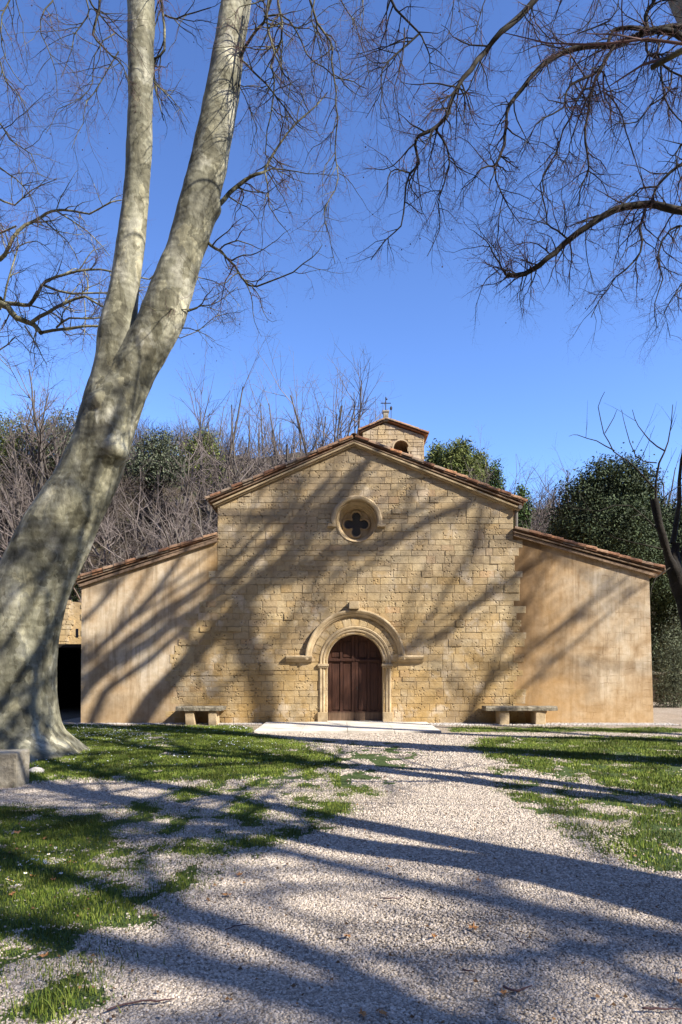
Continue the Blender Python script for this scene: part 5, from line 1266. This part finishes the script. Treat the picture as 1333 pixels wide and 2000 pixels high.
# dry leaves
def leaf_mesh(seed, s):
    r = random.Random(seed); bm = bmesh.new(); n = 15; ring = []
    c = bm.verts.new((0, 0, .012))
    for i in range(n):
        a = 2*math.pi*i/n; q = s*(1 if i % 3 == 0 else .55)*r.uniform(.8, 1.15); ring.append(bm.verts.new((math.cos(a)*q, math.sin(a)*q*.8, .006+r.uniform(0, .025)*(q/s))))
    for i in range(n): bm.faces.new((c, ring[i], ring[(i+1) % n]))
    me = bpy.data.meshes.new('dry_leaf'); bm.to_mesh(me); bm.free(); me.materials.append(M['deadleaf']); return me
LP = [(64,1718,.045,'curled rust brown leaf in the near left grass beside the daisies'),(24,1752,.035,'small rust leaf low in the near left grass'),(104,1724,.03,'pale brown leaf right of the daisies'),(35,1630,.05,'orange brown leaf among daisies at the top of the near lawn'),(88,1642,.03,'small orange leaf near the upper daisies'),(135,1690,.025,'tiny pink brown leaf at the right end of the daisy cluster'),
      (468,1714,.035,'tan leaf lying on sunlit gravel left of centre'),(445,1754,.045,'bright orange leaf beside a flat grass tuft'),(86,1876,.035,'rust leaf on the gravel below the near lawn'),(935,1725,.03,'orange leaf on the shaded gravel right of centre'),(924,1818,.04,'upright orange leaf on the lower gravel'),(680,1836,.035,'brown leaf on gravel below the centre'),(848,1836,.03,'rust leaf on gravel left of the upright orange one'),(763,1699,.03,'orange leaf above the small green weed'),(746,1988,.035,'rust leaf at the bottom edge of the gravel'),(1268,1512,.05,'brown leaf on the right lawn in sun'),(985,1948,.03,'tan leaf near the bottom beside a fallen stick'),(708,1990,.03,'dull brown leaf at the bottom left of the rust one'),(1330,1926,.03,'orange leaf at the right edge of the gravel')]
for i, (px, py, s, lab) in enumerate(LP):
    g = G(px, py); o = link(bpy.data.objects.new('dry_leaf', leaf_mesh(i, s))); o.location = (g[0], g[1], .012); o.rotation_euler = (rb.uniform(-.3, .3), rb.uniform(-.3, .3), rb.uniform(0, 6)); tag(o, lab, 'leaf', 'dry plane leaves on the ground')
n = 1500; y = 2.8+14*rng.random(n)**1.5; x = rng.uniform(-1, 1, n)*(y*.54+.4); V = []; Fs = []
for i in range(n):
    s_ = rng.uniform(.005, .013)*(1+y[i]*.05); a_ = rng.uniform(0, 6.3); b_ = rng.uniform(.3, .9); ca, sa = math.cos(a_)*s_, math.sin(a_)*s_; z_ = .016+rng.uniform(0, .008)
    V.append(np.array([[x[i]+ca, y[i]+sa, z_], [x[i]-sa*b_, y[i]+ca*b_, z_+s_*.7], [x[i]-ca, y[i]-sa, z_], [x[i]+sa*b_, y[i]-ca*b_, z_-.002]])); Fs.append(np.arange(4)[None]+4*i)
M['litter'] = simple('brown_litter', (.05,.03,.018), (.26,.14,.06), 3, .9, .1, island=.5)
tag(mesh_np('leaf_litter', np.concatenate(V), np.concatenate(Fs), M['litter']), 'crumbs of brown leaf and bark strewn over the gravel', 'leaf litter', kind='stuff')
# fallen sticks
SP = [([(215,1985),(260,1972),(310,1966),(340,1964)],.005,'long thin fallen twig at the lower left of the gravel'),([(985,1938),(1010,1942),(1045,1940)],.006,'dark stick on the lower right gravel'),([(905,1906),(932,1912)],.006,'short dark stick on the gravel below centre right'),([(1008,1838),(1030,1850)],.005,'short thin twig slanting on the right gravel'),([(1250,1982),(1290,1988),(1333,1986)],.006,'stick at the lower right corner'),([(440,1820),(470,1816),(500,1812)],.004,'thin reddish twig on gravel beside weeds'),([(745,1762),(765,1764),(790,1760)],.005,'dark twig beside the small green weed')]
for px, r_, lab in SP:
    pts = [Vector((*G(*q), .02+.01*rb.random())) for q in px]; pts = [v+Vector((rb.uniform(-.01,.01), rb.uniform(-.03,.03), 0)) for v in pts]
    o_ = tuple(pts[0]); pts, rad = smoothpath(pts, [r_]*(len(pts)-1)+[r_*.4], 3, .06, rb); mb = MB(); mb.tube(pts, rad, 6); o = mb.build('fallen_stick', M['twig'], None, origin=o_, smooth_=True); o.location = o_; tag(o, lab, 'stick', 'fallen sticks on the gravel')
# loose gravel stones in the foreground
def gravel(n, y0, y1, s0, s1):
    u = rng.random(n*2); y = y0+(y1-y0)*u; x = rng.uniform(-1, 1, n*2)*(y*.54+.3)
    m = grassmask(x, y); k = ((m < .10) | (rng.random(n*2) < .02) | ((m < .8) & (rng.random(n*2) < .35))) & (rng.random(n*2) < 1.25-.8*sstep(.5, .66, fbm(x*.9+7, y*.7, 4))); x, y = x[k][:n], y[k][:n]; n = len(x)
    base = np.array([[1,0,0],[.2,1,.05],[-1,.1,0],[-.1,-1,0],[.55,.5,.6],[-.5,.6,.55],[-.6,-.5,.6],[.5,-.6,.65]])
    fq = np.array([[0,1,5,4],[1,2,6,5],[2,3,7,6],[3,0,4,7],[4,5,6,7]])
    s = rng.uniform(s0, s1, n); a = rng.uniform(0, 6.3, n); J = base[None]*(1+rng.uniform(-.28, .28, (n, 8, 3)))*s[:, None, None]*np.stack([np.ones(n), rng.uniform(.6, 1, n), rng.uniform(.5, 1, n)], 1)[:, None, :]
    t = rng.uniform(-.5, .5, (n, 1)); z = J[:, :, 2]+J[:, :, 0]*t
    X_ = J[:, :, 0]*np.cos(a)[:, None]-J[:, :, 1]*np.sin(a)[:, None]+x[:, None]; Y_ = J[:, :, 0]*np.sin(a)[:, None]+J[:, :, 1]*np.cos(a)[:, None]+y[:, None]
    return np.stack([X_, Y_, z+.001], -1).reshape(-1, 3), (fq[None]+8*np.arange(n)[:, None, None]).reshape(-1, 4)
V1, F1 = gravel(76000, 2.6, 5.0, .0055, .012); V2, F2 = gravel(80000, 5.0, 9.5, .008, .015); V3, F3 = gravel(60000, 9.5, 17.0, .011, .021)
tag(mesh_np('gravel_stones', np.concatenate([V1, V2, V3]), np.concatenate([F1, F2+len(V1), F3+len(V1)+len(V2)]), M['gstone']), 'loose pale pinkish gravel covering the square', 'gravel', kind='stuff')
